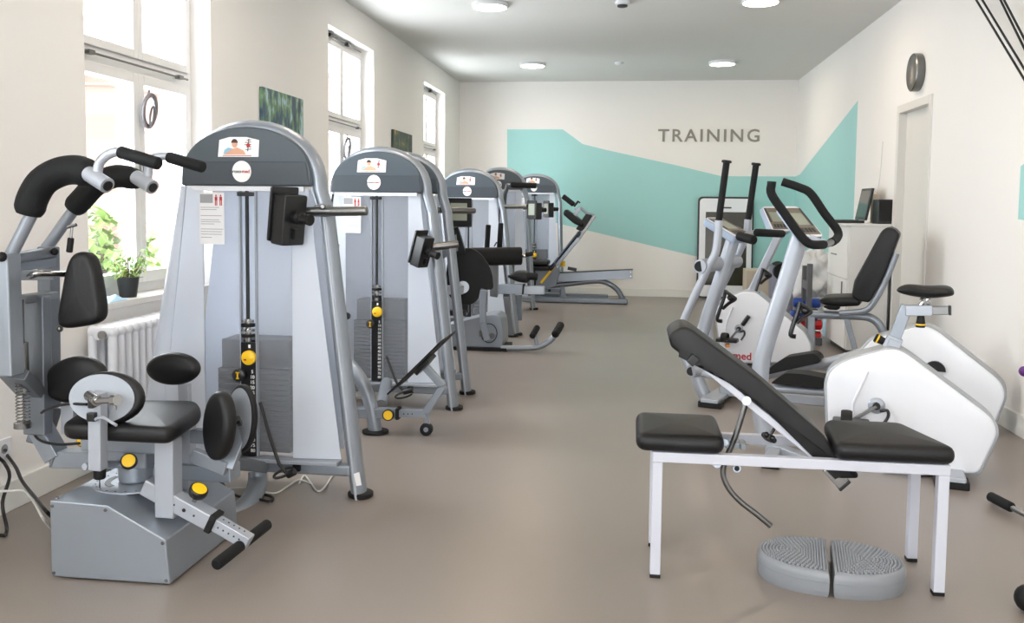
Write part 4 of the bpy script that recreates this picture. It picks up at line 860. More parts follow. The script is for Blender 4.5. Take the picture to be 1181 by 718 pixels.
# cables
def cable(name, pts, r, m, lab): tag(obj(name, MB().tube(crv(pts, 8), r, 8), M[m]), lab, 'cable')
cable('power_cable', [V(XL+.03, 3.38, .27), P(5, 520, 3.45), P(18, 538, 3.3), P(26, 555, 3.2), P(42, 575, 3.1), P(56, 592, 3.0), at(70, 604, Z=.01)], .007, 'cable_b', 'black power cable running from the wall socket behind the grey base housing')
cable('power_cable', [V(XL+.03, 3.33, .26), P(6, 535, 3.35), P(11, 550, 3.3), P(3, 580, 3.2), at(8, 610, Z=.01), at(2, 617, Z=.01), at(-15, 610, Z=.01)], .007, 'cable_b', 'black cable dropping from wall socket to floor at the left edge')
cable('data_cable', [P(-20, 566, 3.2), P(10, 566, 3.2), P(28, 566, 3.2), P(40, 580, 3.1), P(50, 598, 3.0), at(62, 612, Z=.008)], .005, 'cable_w', 'pale thin cable curving over the floor near the left wall')
Zf = .007
cable('power_cable', [at(x, y, Z=Zf) for x, y in ((238, 560), (255, 556), (262, 565), (275, 572), (296, 575), (312, 578), (314, 573), (300, 568), (292, 560), (300, 545))], .006, 'cable_b', 'black cable looped on the floor under the nearest tower')
cable('data_cable', [at(x, y, Z=Zf) for x, y in ((250, 565), (280, 562), (300, 566), (318, 568), (332, 560), (345, 553), (360, 558))], .004, 'cable_w', 'white cable lying along the floor under the nearest tower')
cable('data_cable', [at(x, y, Z=Zf) for x, y in ((345, 557), (352, 548), (365, 565), (374, 562), (382, 550), (392, 540))], .004, 'cable_w', 'short zigzag white cable on the floor near the tower foot')

# ================================================================== RIGHT SIDE, FAR: display, cabinet, laptop, speaker, rack
t = thing('standing_display', 'tall white bezelled display with rounded black edge leaning on the back wall', 'display', (1.27, 13.1, 0))
Yd = 13.14; a = P(803, 345.5, Yd); c = P(871, 227, Yd); x0, x1, z1 = a.x, c.x, c.z; LN = .1
def dz(z): return Yd+LN*z/z1
def dpt(u, v, o=0): x = x0+(x1-x0)*u; z = .012+(z1-.012)*v; return V(x, dz(z)+o, z)
R_ = lambda u0, v0, u1, v1, o: [dpt(u0, v0, o), dpt(u1, v0, o), dpt(u1, v1, o), dpt(u0, v1, o)]
k_ = obj('display_body', MB().prism(rnd(R_(0, 0, 1, 1, 0), .07, 6), (0, .045, 0)), M['plastic'], t, .004)
obj('front_bezel', MB().prism(rnd(R_(.03, .018, .97, .982, -.004), .06, 6), (0, .01, 0)), M['white_p'], t)
obj('glass_screen', MB().prism(R_(.14, .13, .88, .85, -.006), (0, .006, 0)), M['disp'], t); obj('slot_handle', MB().prism(rnd(R_(.43, .885, .6, .9, -.007), .01, 3), (0, .005, 0)), M['plastic'], t)
# cabinet
CX0, CY0, CY1, CZ = 1.80, 8.34, 9.35, 1.185
CX0 = at(979.5, 300, Y=CY0).x; CZ = at(1000, 258, Y=CY0).z; CY1 = at(957, 300, X=CX0).y
t = thing('storage_cabinet', 'tall white cabinet against the right wall beyond the door', 'cabinet', ((CX0+XR)/2, (CY0+CY1)/2, 0))
obj('cabinet_body', seg(MB(), CX0, XR-.02, CY0, CY1, .05, CZ-.02), M['cabinet'], t, .003); obj('plinth', seg(MB(), CX0+.03, XR-.04, CY0+.02, CY1-.02, 0, .05), M['plastic'], t)
obj('cabinet_top', seg(MB(), CX0-.04, XR-.01, CY0-.01, CY1+.02, CZ-.02, CZ), M['cabinet'], t, .003)
zd = at(970, 319, X=CX0).z; zz = [CZ-.03, zd, .07]
dr = obj('drawer', seg(MB(), CX0-.018, CX0-.001, CY0+.01, CY1-.01, zd+.006, CZ-.035), M['cabinet'], t, .002); dd = obj('cabinet_door', seg(MB(), CX0-.018, CX0-.001, CY0+.01, CY1-.01, .06, zd-.006), M['cabinet'], t, .002)
obj('drawer_handle', MB().cyl((CX0-.03, CY0+.4, zd+.2), (CX0-.03, CY0+.6, zd+.2), .006), M['steel'], dr); obj('door_handle', MB().cyl((CX0-.03, CY0+.12, .5), (CX0-.03, CY0+.12, .65), .006), M['steel'], dd)
q = V(1.98, 8.72, CZ)
t = thing('laptop', 'open black laptop on top of the white cabinet, screen facing left', 'laptop', q)
LX = at(990, 250, Y=8.7).x
kb = obj('keyboard_base', MB().box((LX-.1, 8.78, CZ+.014), (.26, .38, .024)), M['plastic'], t, .004)
obj('keyboard', MB().box((LX-.09, 8.78, CZ+.028), (.15, .32, .004)), M['strip'], kb)
sa, sc_ = V(LX+.03, 8.59, CZ+.03), V(.055, 0, .29)
b = MB().prism([sa, sa+V(0, .38, 0), sa+V(0, .38, 0)+sc_, sa+sc_], (.022, 0, -.004)); ls = obj('laptop_screen', b, M['plastic'], t, .004)
b = MB().prism([sa+V(-.001, .025, 0)+sc_*.08, sa+V(-.001, .355, 0)+sc_*.08, sa+V(-.001, .355, 0)+sc_*.93, sa+V(-.001, .025, 0)+sc_*.93], (-.001, 0, 0)); obj('screen_glass', b, M['disp'], ls)
q = at(1019, 256, Y=8.5)
t = thing('loudspeaker', 'small black cube loudspeaker on the cabinet beside the laptop', 'speaker', V(q.x, 8.47, CZ))
obj('speaker_box', MB().box((q.x+.01, 8.47, CZ+.108), (.185, .18, .215)), M['plastic'], t, .006); obj('speaker_grille', MB().box((q.x+.01, 8.378, CZ+.115), (.165, .004, .18)), M['rubber'], t)
q2 = at(1018, 240, Y=8.8); tag(obj('carton_box', MB().box((q2.x, 8.88, CZ+.135), (.15, .1, .27)), M['beige'], bev=.003), 'beige carton standing behind the black loudspeaker', 'box')
cable('speaker_cable', [V(XR-.008, 8.75, at(1032, 160, X=XR).z), V(XR-.008, 8.8, 1.6), V(XR-.02, 8.86, 1.4), V(XR-.06, 8.87, CZ+.01)], .003, 'cable_w', 'thin white cable running down the wall behind the loudspeaker')
cable('power_cable', [V(XR-.02, 8.28, CZ-.02), V(XR-.03, 8.27, .9), V(XR-.02, 8.27, .5), V(XR-.03, 8.27, .1)], .01, 'cable_b', 'dark cable hanging down between cabinet and door frame')
# dumbbell rack and dumbbells
RY = 8.9
t = thing('dumbbell_rack', 'dark grey upright dumbbell rack beside the white cabinet', 'rack', (at(940, 395, Y=RY).x, RY, 0))
xa = at(934.5, 300, Y=RY).x; xb = at(928.5, 305, Y=RY+.35).x
b = MB(); b.bar(V(xa, RY, .05), V(xa, RY, at(934, 304, Y=RY).z), .045, .06, (0, 1, 0)); obj('rack_post', b, mat('rack_grey', (84, 86, 90), .45), t, .004); RG = bpy.data.materials['rack_grey']
b = MB(); b.bar(V(xb, RY+.35, .05), V(xb, RY+.35, at(928, 306, Y=RY+.35).z), .045, .06, (0, 1, 0)); obj('rack_post', b, RG, t, .004)
for y_ in (RY, RY+.35): obj('rack_foot', MB().bar(V(xa-.2, y_, .04), V(xa+.13, y_, .04), .06, .07), RG, t, .005)
b = MB(); b.bar(V(xa, RY, at(930, 330, Y=RY).z), V(xb, RY+.35, at(930, 330, Y=RY).z), .04, .08); obj('rack_crossbar', b, RG, t, .003)
zr = [at(934, y, Y=RY+.12).z for y in (355, 369, 380.5, 393)]
for z in zr: obj('rack_hook', MB().bar(V(xa-.1, RY+.12, z-.01), V(xa+.1, RY+.12, z-.01), .1, .012), RG, t, .002)
def dumbbell(c, m, r, l, lab):
    t = thing('dumbbell', lab, 'dumbbell', (c.x, c.y, c.z-r), 'coloured dumbbells on the rack'); 
    for s in (-1, 1): obj('dumbbell_head', MB().tube([c+V(s*(l/2-.08), 0, 0), c+V(s*(l/2-.075), 0, 0), c+V(s*(l/2-.008), 0, 0), c+V(s*l/2, 0, 0)], [r*.75, r, r, r*.75], 8), M[m], t)
    obj('dumbbell_handle', MB().cyl(c-V(l/2-.08, 0, 0), c+V(l/2-.08, 0, 0), .018), M[m], t)
for (x, y, m, r, l, lab) in ((930.5, 349, 'blue', .046, .25, 'blue dumbbell on the topmost hook of the rack'), (927.5, 363, 'blue', .046, .26, 'blue dumbbell just above the red ones'), (933.5, 374, 'red', .05, .23, 'upper red dumbbell on the rack'), (934, 387, 'red', .048, .2, 'lowest red dumbbell on the rack')):
    q = at(x, y, Y=RY+.12); dumbbell(q, m, r, l, lab)
# tub with foam roller, bags, carton
TY = 11.4
q = at(901, 340, Y=TY)
t = thing('storage_tub', 'grey violet open plastic tub behind the bike columns', 'tub', (q.x, TY, 0))
obj('tub_body', MB().tube([V(q.x, TY, z) for z in (.0, .004, .6, .61, .58, .02)], [.12, .14, .16, .17, .15, .13], 24), M['tub'], t)
zz = at(898, 312, Y=TY).z
tag(obj('foam_roller', MB().tube([V(q.x-.02, TY-.22, zz), V(q.x-.02, TY-.21, zz), V(q.x-.02, TY+.2, zz), V(q.x-.02, TY+.21, zz)], [.05, .105, .105, .05], 28, cap=True), M['foam']), 'black foam roller lying across the top of the grey tub', 'foam roller')
t = thing('cardboard_carton', 'pale beige carton on the floor before the teal wall', 'box', (at(880, 330, Y=12).x, 12, 0))
zc = at(880, 311, Y=12).z; cb = obj('carton_body', MB().box((at(879, 330, Y=12).x, 12.1, zc/2), (.42, .4, zc)), M['beige'], t, .004); obj('packing_tape', MB().box((at(879, 330, Y=12).x, 12.1, zc+.001), (.06, .402, .003)), mat('tape', (206, 186, 140), .4), t)
# white basin with bag heap
BY = 9.9; q = at(944, 350, Y=BY)
t = thing('basin_stool', 'round white basin on a short stand behind the dumbbell rack', 'basin', (q.x, BY, 0))
zb_ = at(944, 343, Y=BY).z
obj('basin', MB().lathe([(.12, zb_-.08), (.24, zb_), (.25, zb_+.02), (.24, zb_+.02), (.2, zb_-.03), (0, zb_-.05)], (q.x, BY, 0), n=32), M['white_p'], t); obj('stand', MB().lathe([(.16, 0), (.15, .02), (.05, .05), (.05, zb_-.07)], (q.x, BY, 0)), M['white_p'], t)
def blob(name, c, r, m, lab, cat, seed, sq=(1, 1, 1), am=.22):
    rg = random.Random(seed); b = MB(); b.ball(V(0, 0, 0), 1, 40); ph = [rg.uniform(0, 6) for _ in range(9)]
    vs = []
    for v_ in b.v:
        d = v_.normalized() if v_.length > 0 else V(0, 0, 1); k = 1
        for j in range(3): k += am/(j+1)*math.sin(d.x*(5+6*j)+ph[j])*math.sin(d.y*(5+6*j)+ph[j+3])*math.cos(d.z*(5+6*j)+ph[j+6])*1.6
        vs.append(V(c.x+d.x*r*sq[0]*k, c.y+d.y*r*sq[1]*k, c.z+d.z*r*sq[2]*k))
    b.v = vs; o = obj(name, b, m, ang=180); tag(o, lab, cat); return o
blob('plastic_bag', V(q.x-.06, BY, zb_+.25), .24, M['bag'], 'crumpled white plastic bag heaped in the round basin', 'bag', 3, (.95, .85, 1.0), .34)
blob('dark_cloth', V(q.x+.17, BY-.17, zb_+.06), .09, M['vinyl'], 'small black crumpled cloth on the basin rim', 'cloth', 4, (1.1, .7, .55), .3)
q = at(955, 372, Y=9.6); t = thing('bottle', 'pale blue bottle standing beyond the red dumbbells', 'bottle', V(q.x, 9.6, 0))
zq = at(955, 352, Y=9.6).z; obj('bottle_body', MB().lathe([(.045, 0), (.05, .01), (.05, zq-.1), (.02, zq-.04), (.02, zq-.02)], V(q.x, 9.6, 0)), M['bluebag'], t); obj('bottle_cap', MB().cyl(V(q.x, 9.6, zq-.02), V(q.x, 9.6, zq), .022), M['white'], t)

# ================================================================== BENCH
t = thing('weight_bench', 'white framed adjustable bench with black pads and raised backrest, nearest on the right', 'bench', (.57, 3.32, 0))
y0, y1, zr, hr = 3.17, 3.47, .432, .036
xl, xr = .098, 1.045
fr = MB()
for y in (y0, y1): obj('side_rail', MB().bar((xl-.018, y, zr), (xr+.02, y, zr), .034, hr), M['white_m'], t, .003)
obj('cross_rail', MB().bar((xl, y0+.017, zr-.005), (xl, y1-.017, zr-.005), .034, .03), M['white_m'], t, .003); obj('cross_rail', MB().bar((xr, y0+.017, zr-.005), (xr, y1-.017, zr-.005), .034, .03), M['white_m'], t, .003)
for x in (xl, xr):
    for y in (y0, y1):
        l = obj('leg', MB().bar((x, y, .012), (x, y, zr-hr/2), .036, .036, (0, 1, 0)), M['white_m'], t, .003); obj('foot_cap', MB().bar((x, y, .0), (x, y, .014), .037, .037, (0, 1, 0)), M['rubber'], l, .002)
def tpad(name, pts, z0, z1, r=.028, parent=t): return obj(name, MB().pad([V(q.x, q.y, z0) for q in rnd([V(x, y, z0) for x, y in pts], .045, 5)], (0, 0, z1-z0), r, dome=.008), M['vinyl'], parent)
tpad('end_pad', [(.022, 3.135), (.325, 3.135), (.325, 3.505), (.022, 3.505)], .452, .515)
tpad('seat_pad', [(.685, 3.135), (1.085, 3.135), (1.0, 3.505), (.72, 3.505)], .452, .515)
YA, YZ = 3.2, 3.44
pr = [P(x, y, YA) for x, y in ((800, 381), (876, 437), (950, 501), (968, 526), (991, 547), (990, 552), (968, 552), (948, 530), (940, 520), (848, 447), (806, 412), (796, 411), (784, 408), (774, 400), (771, 389), (775, 383), (783, 378), (792, 377))]
obj('backrest_pad', MB().pad(rnd(pr, .008, 2), (0, YZ-YA, 0), .011), M['vinyl'], t)
for y in (3.22, 3.42):
    obj('backrest_frame', MB().bar(P(802, 415, YA)+V(0, y-YA, 0), P(940, 527, YA)+V(0, y-YA, 0), .02, .024, (0, 0, 1)), M['white_m'], t, .003)
obj('frame_end_cap', MB().bar(P(795, 419, 3.19), P(803, 411, 3.19), .03, .022, (0, 1, 0)), M['plastic'], t, .003)
b = MB(); b.cyl(P(861, 462, 3.2), P(861, 462, 3.2)+V(0, .24, 0), .011); b.cyl(P(861, 462, 3.19), P(861, 462, 3.2), .016); obj('hinge_tube', b, M['silver_l'], t)
obj('adjusting_rod', MB().tube(crv([P(861, 462, 3.3), P(848, 503, 3.3), P(838, 527, 3.3), P(834, 545, 3.3), P(840, 562, 3.3), P(854, 578, 3.3), P(872, 592, 3.3), P(889, 606, 3.3)], 6), .0105, 12), M['steel'], t)
b = MB(); b.box(P(848, 512, 3.32), (.075, .05, .02)); b.cyl(P(836, 510, 3.26), P(836, 510, 3.38), .014); b.box(P(856, 512, 3.3), (.02, .08, .02)); obj('rod_clamp', b, M['silver'], t, .003)
b = MB(); b.box(P(846, 531, 3.3), (.11, .06, .01)); b.cyl(P(827, 534, 3.24), P(827, 534, 3.3), .017); b.cyl(P(850, 540, 3.24), P(850, 540, 3.34), .015); obj('clamp_plate', b, M['silver'], t, .002)
obj('clamp_plug', MB().cyl(P(850, 540, 3.235), P(850, 540, 3.24), .009), M['rubber'], t)
sk = MB(); c = P(887, 504, 3.26); ax = V(-.5, -.35, -.79).normalized(); x_ = ax.cross(V(0, 1, 0)).normalized(); y_ = ax.cross(x_)
sk.lathe([(0, -.01), (.017, -.009), (.017, .012), (0, .014)], c, ax)
for k in range(5): a_ = k*2*PI/5; sk.ball(c+(x_*math.cos(a_)+y_*math.sin(a_))*.02, .0105, 10)
obj('star_knob', sk, M['plastic'], t); obj('knob_stem', MB().cyl(c-ax*.01, c-ax*.04, .006), M['chrome'], t)
obj('slide_bar', MB().bar(P(953, 536, 3.32), P(972, 557, 3.32), .05, .045, (0, 0, 1)), M['chrome'], t, .003); obj('slide_bar_cap', MB().bar(P(971, 556, 3.32), P(974, 559, 3.32), .055, .05, (0, 0, 1)), M['plastic'], t, .003)
obj('hinge_bar', MB().cyl((.675, y0, zr), (.675, y1, zr), .012), M['white_m'], t)

# ================================================================== BALANCE PADS (two half ovals)
g0, g1 = at(954, 627, Z=.085), at(959, 678, Z=.085); ang = math.atan2(g1.y-g0.y, g1.x-g0.x)+PI/2
gx = V(math.cos(ang), math.sin(ang), 0); gy = V(-gx.y, gx.x, 0)
cc = at(957, 654, Z=.04); cc.z = 0
def half(s, lab):
    t = thing('balance_pad', lab, 'balance pad', cc+gx*s*.12, 'ribbed half oval balance pads under the bench')
    A, B = .248, .172
    def outl(k, z, n=30):
        o = []
        for i in range(n+1):
            a = -PI/2+PI*i/n; u = (.007+(A-.007)*math.cos(a)**.8) if math.cos(a) > 0 else .007
            o.append((u, B*math.sin(a)))
        cx_ = A*.45
        return [cc+gx*s*(cx_+(u-cx_)*k)+gy*v*k+V(0, 0, z) for u, v in o]
    prof = [(.96, 0), (.985, .012), (1, .022), (1, .06), (.985, .076), (.95, .084), (.9, .087), (.87, .083), (.6, .086), (.3, .088)]
    b = MB(); R = [outl(k, z) for k, z in prof]; n = len(R[0]); vs = [q for r in R for q in r]
    fs = [[j*n+i, j*n+(i+1) % n, (j+1)*n+(i+1) % n, (j+1)*n+i] for j in range(len(R)-1) for i in range(n)]+[list(range(n)), [(len(R)-1)*n+i for i in range(n)]]
    b.add(vs, fs); body = obj('pad_body', b, M['padgrey'], t, ang=50)
    st = MB(); 
    for j in range(10):
        k = .84-.085*j; ring = outl(k, .086); L = 0
        pts = ring+[ring[0]]; acc = 0; nxt = 0
        for a, c_ in zip(pts, pts[1:]):
            d = (c_-a).length
            while nxt < acc+d and d > 0:
                q = a.lerp(c_, (nxt-acc)/d); r = .0052
                st.add([q+V(r*math.cos(m*PI/2.5), r*math.sin(m*PI/2.5), -.002) for m in range(5)]+[q+V(.0015*math.cos(m*PI/2.5), .0015*math.sin(m*PI/2.5), .0075) for m in range(5)], [[m, (m+1) % 5, (m+1) % 5+5, m+5] for m in range(5)]+[[5, 6, 7, 8, 9]]); nxt += .0145
            acc += d
    o = obj('studded_surface', st, M['padgrey'], t)
    obj('rim_seam', MB().tube([q for q in outl(1.003, .05)]+[outl(1.003, .05)[0]], .0012, 5), M['padgrey'], body)
half(-1, 'left grey half oval balance pad with studded top, under the bench'); half(1, 'right grey half oval balance pad with studded top, under the bench')

# ================================================================== UPRIGHT EXERCISE BIKE
def shell(t, pl, outline, th, nm='body'):
    o = [pl.p(x, y, -th) for x, y in outline]; c = sum(o, Vector())/len(o)
    core = obj(nm+'_core', MB().prism(rnd([c+(q-c)*1.012 for q in o], .028, 4), pl.n*(2*th)), M['trim_g'], t, .012)
    for s in (0, 1):
        oo = rnd([c+(q-c)*.975 for q in o], .03, 4)
        base = [q-pl.n*.016 for q in oo] if s == 0 else [q+pl.n*(2*th-.008) for q in oo]
        obj('side_cover', MB().pad(base, pl.n*.024, .014, dome=0), M['white_p'], t)
    return core
def hook(t, pl, x, y, s=1, off=-.05):
    b = MB(); g = lambda dx, dy: pl.p(x+dx*s, y+dy*s, off)
    b.tube(crv([g(8, -12), g(5, 0), g(0, 14), g(-3, 26), g(3, 28)], 4), .012, 8, ry=.02); b.tube(crv([g(8, -10), g(18, -3), g(20, 0), g(12, 5), g(4, 12)], 4), .011, 8, ry=.02); b.ball(g(14, -2), .022, 10); obj('tension_lever', b, M['plastic'], t)
def console(t, pl, top, bot, w=.105, th=.035, az=None):
    a, c = pl.p(*top, 0), pl.p(*bot, 0)
    if az is not None: pl = Plane(c.x, c.y, az); a = pl.p(*top, 0); d = (c-a).normalized(); nn = pl.n.cross(d).normalized()
    if nn.z < 0: nn = -nn
    o = [a-pl.n*w*.85, a+pl.n*w*.85, c+pl.n*w, c-pl.n*w]
    h = obj('console_housing', MB().prism(rnd([q-nn*th for q in o], .03, 4), nn*th), mat('console_blue_grey', (150, 166, 188), .4), t, .008)
    oo = rnd([c_+(q-c_)*.97 for q, c_ in zip(o, [sum(o, Vector())/4]*4)], .03, 4); k = obj('console_bezel', MB().prism(oo, nn*.006), M['white_p'], t, .002)
    cen = sum(o, Vector())/4; L = (c-a).length
    R = lambda u0, v0, u1, v1: [cen+pl.n*(w*u)+d*(L/2*v)+nn*.0065 for u, v in ((u0, v0), (u1, v0), (u1, v1), (u0, v1))]
    obj('console_face', MB().prism(R(-.82, -.84, .82, .84), nn*.001), M['panelbr'], k); obj('console_display', MB().prism([q+nn*.001 for q in R(-.5, -.5, .5, .25)], nn*.001), M['lcd'], k)
    b = MB()
    for i in range(4): b.prism([q+nn*.001 for q in R(-.6+.32*i, .45, -.4+.32*i, .7)], nn*.002)
    b.prism([q+nn*.001 for q in R(-.8, -.8, -.62, .3)], nn*.001); b.prism([q+nn*.001 for q in R(.62, -.8, .8, .3)], nn*.001)
    obj('console_keys', b, M['ink'], k)
def crank(t, pl, hub, th, ped1, ped2, r=.035):
    c = pl.p(*hub, -th-.032); b = MB(); b.lathe([(r, 0), (r*1.2, .006), (r*1.2, .02), (r*.6, .03)], c, pl.n*1.0, 24); cover = obj('crank_cover', MB().lathe([(r*1.1, 0), (r*1.15, -.006), (r*.95, -.014), (r*.5, -.016), (r*.4, -.03), (0, -.031)], c+pl.n*.016, pl.n), M['silver_l'], t)
    hk = MB(); hk.tube(crv([c-pl.n*.02+V(.02, 0, -.02), c-pl.n*.05+V(.05, 0, -.01), c-pl.n*.05+V(.055, 0, -.04), c-pl.n*.05+V(.03, 0, -.085)], 4), .008, 8); obj('strap_hook', hk, M['plastic'], t)
    for k, (pp, off) in enumerate(((ped1, -th-.045), (ped2, th+.045))):
        q = pl.p(*pp, off); cc_ = pl.p(*hub, off) if k == 0 else c+pl.n*(2*th+.075)
        a = obj('crank_arm', MB().bar(cc_, q, .016, .026, pl.n), M['steel'], t, .003); obj('crank_bolt', MB().cyl(cc_-pl.n*.012, cc_+pl.n*.012, .018), M['plastic'], a)
        pn = -1 if k == 0 else 1; m = q+pl.n*pn*.06
        p_ = obj('pedal', MB().box(m-pl.t*.01, (.17, .095, .03), math.atan2(pl.t.y, pl.t.x)), M['plastic'], t, .008)
        s0 = m-pl.t*.03; pts = [s0-pl.n*.052, s0-pl.n*.048+V(0, 0, .035), s0+V(0, 0, .055), s0+pl.n*.048+V(0, 0, .035), s0+pl.n*.052]
        obj('pedal_strap', MB().tube(crv(pts, 5), .005, 8, ry=.026, up=(0, 0, 1)), M['rubber'], p_)
def stab(t, pl, u, hw, w=.07, black=True):
    b = MB().bar(pl.w(u, -hw, .045), pl.w(u, hw, .045), w, .03); obj('stabiliser_bar', b, M['silver_l'], t, .008)
    for s in (-1, 1): obj('stabiliser_foot', MB().bar(pl.w(u, s*(hw-.0), .02), pl.w(u, s*(hw-.1), .02), w*1.25, .04), M['rubber'], t, .006)
pl = Plane(.75, 4.84, -.242)
t = thing('exercise_bike', 'white upright exercise bike with curved black handlebar, right behind the bench', 'exercise bike', pl.w(.45, 0, 0))
shell(t, pl, [(951, 442), (955, 428), (967, 418), (985, 411), (1022, 401), (1037, 402), (1048, 408), (1140, 477), (1149, 487), (1152, 499), (1149, 508), (1131, 547), (956, 548)], .085)
obj('cover_groove', MB().tube(crv([pl.p(1001, 428, -.108), pl.p(992, 447, -.108), pl.p(984, 465, -.108), pl.p(984, 478, -.108)], 5), .007, 8), M['white_p'], t)
crank(t, pl, (1011, 468), .085, (984, 484), (1024, 480))
b = MB(); b.bar(pl.p(1030, 399, 0), pl.p(1033, 391, 0), .09, .06, pl.t); b.bar(pl.p(1026, 402, 0), pl.p(1033, 388, 0), .07, .075, pl.t); obj('seat_post_collar', b, M['silver_l'], t, .004)
obj('seat_post', MB().bar(pl.p(1030, 395, 0), pl.p(1046, 352, 0), .045, .055, pl.t), M['silver'], t, .004)
obj('seat_slide', MB().bar(pl.p(1044, 357.5, 0), pl.p(1075, 357.5, 0), .055, .052), M['silver_l'], t, .004); obj('slide_insert', MB().bar(pl.p(1074, 357.5, 0), pl.p(1094, 357.5, 0), .042, .04), M['steel'], t, .003); obj('slide_cap', MB().bar(pl.p(1094, 357.5, 0), pl.p(1097, 357.5, 0), .046, .046), M['plastic'], t, .003)
def bknob(c, ax, k=1):
    o = obj('adjusting_knob', MB().lathe([(.01, -.03), (.016*k, -.02), (.02*k, .01), (.024*k, .03), (.02*k, .04), (0, .041)], c, ax), M['rubber'], t); obj('knob_ring', MB().lathe([(.0215*k, .02), (.0245*k, .024), (.0245*k, .028), (.0215*k, .031)], c, ax), M['yellow'], o)
bknob(pl.p(1062, 368, 0), V(0, 0, -1)); bknob(pl.p(1018, 393, 0), (-pl.t*.8+V(0, 0, .35)))
b = MB(); b.tube([pl.p(1062, 352, 0), pl.p(1066, 346, 0), pl.p(1062, 343, 0)], .012, 8); b.tube([pl.p(1072, 351, 0), pl.p(1068, 347, 0), pl.p(1072, 343, 0)], .01, 8); obj('saddle_clamp', b, M['chrome'], t)
prof = [(1034, 335, 333.5, .012), (1037, 337.5, 330, .024), (1045, 340, 327, .036), (1055, 342, 327.5, .05), (1066, 343.5, 329, .072), (1078, 343.5, 329, .098), (1089, 342, 328.5, .108), (1097, 341, 330, .1), (1100, 339, 334, .07)]
vs = []; m = 16
for x, yb, yt, hw in prof:
    cb = pl.p(x, (yb+yt)/2, 0); hh = (pl.p(x, yt, 0)-pl.p(x, yb, 0)).length/2
    for k in range(m):
        a_ = 2*PI*k/m; sx_ = math.copysign(abs(math.cos(a_))**.8, math.cos(a_)); vs.append(cb+pl.n*hw*sx_+V(0, 0, hh*(math.sin(a_) if math.sin(a_) > 0 else math.sin(a_)*(1-.0*abs(sx_)))))
b = MB(); b.add(vs, [[j*m+k, j*m+(k+1) % m, (j+1)*m+(k+1) % m, (j+1)*m+k] for j in range(len(prof)-1) for k in range(m)]+[list(range(m)), [(len(prof)-1)*m+k for k in range(m)]])
o = obj('saddle', b, M['vinyl'], t, ang=70); sm_ = o.modifiers.new('smooth', 'SUBSURF'); sm_.levels = 1; sm_.render_levels = 2
obj('handlebar_column', MB().tube(crv([pl.p(x, y, 0) for x, y in ((923, 272), (905, 330), (885, 392), (877, 428), (877, 470), (885, 512))], 6), .045, 18, ry=.034), M['silver_l'], t)
b = MB(); b.bar(pl.p(884, 513, 0), pl.p(960, 540, 0), .08, .05); obj('base_beam', b, M['silver_l'], t, .008)
u0 = (at(888, 541, Z=0)-pl.o).dot(pl.t); stab(t, pl, u0, .25); u1 = (at(1103, 563, Z=0)-pl.o).dot(pl.t); stab(t, pl, u1-.02, .25, .12)
b = MB(); b.bar(pl.w(u1-.35, 0, .06), pl.w(u1+.02, 0, .06), .12, .04); obj('base_beam', b, M['silver_l'], t, .008)
hb = [(890, 211, -.2), (890, 224, -.2), (905, 246, -.19), (922, 270, -.18), (934, 281, -.16), (948, 282, -.08), (957, 280, .02), (965, 275, .14), (966, 266, .19), (951, 246, .2), (935, 223, .2), (922, 216, .2), (904, 210, .2)]
g = [pl.p(*q) for q in hb]; g = crv(g, 5)
obj('handlebar_grip', MB().tube(g[:27], .022, 14), M['foam'], t); obj('handlebar_clamp', MB().tube(g[25:33], .018, 14), M['steel'], t); obj('handlebar_grip', MB().tube(g[31:], .022, 14), M['foam'], t)
b = MB(); b.cyl(g[0], g[0]-(g[1]-g[0]).normalized()*.008, .0225); obj('grip_cap', b, M['rubber'], t); b = MB(); b.cyl(g[-1], g[-1]+(g[-1]-g[-2]).normalized()*.008, .0225); obj('grip_cap', b, M['rubber'], t)
obj('handlebar_stem', MB().bar(pl.p(925, 270, 0), pl.p(952, 281, 0), .05, .03), M['silver_l'], t, .005)
console(t, pl, (909, 238), (938, 274), .1, az=-.75)
hook(t, pl, 915, 360, 1)

# ================================================================== ELLIPTICAL TRAINER
pl = Plane(.60, 6.2, -.36)
t = thing('elliptical_trainer', 'silver and white elliptical trainer with two tall black topped arm levers', 'elliptical trainer', pl.w(.7, 0, 0))
shell(t, pl, [(990, 405), (1004, 390), (1056, 375), (1070, 375), (1082, 381), (1150, 435), (1158, 444), (1161, 456), (1158, 466), (1140, 510), (1000, 512)], .08)
for s, off, gp, md in ((0, -.25, ((838, 187), (829, 254)), [(829, 254), (828, 272), (825, 292), (816, 310), (787, 374), (786, 402), (797, 428)]), (1, .25, ((872, 190), (863, 253)), [(863, 253), (861, 270), (855, 285), (845, 305), (824, 350), (818, 380), (822, 410)])):
    a = pl.p(*gp[0], off); c = pl.p(*gp[1], off)
    k = obj('arm_grip', MB().cyl(a, c, .0215), M['foam'], t); obj('grip_cap', MB().lathe([(.03, 0), (.032, .006), (.03, .016), (.022, .018)], a-(c-a).normalized()*-.004, (a-c)), M['rubber'], k)
    pts = [pl.p(*q, off) for q in md]; obj('arm_lever', MB().tube(crv(pts, 5), .026, 14), M['silver_l'], t)
b = MB(); b.cyl(pl.p(807, 307, -.28), pl.p(850, 301, .24), .045); obj('pivot_tube', b, M['silver_l'], t); obj('pivot_plug', MB().cyl(pl.p(807, 307, -.285), pl.p(807, 307, -.28), .034), M['rubber'], t)
obj('column', MB().tube(crv([pl.p(x, y, 0) for x, y in ((846, 274), (834, 312), (812, 378), (802, 415), (806, 440), (816, 462))], 6), .045, 18), M['silver_l'], t)
u0 = (at(829, 470, Z=0)-pl.o).dot(pl.t); stab(t, pl, 0.0, .27, .12)
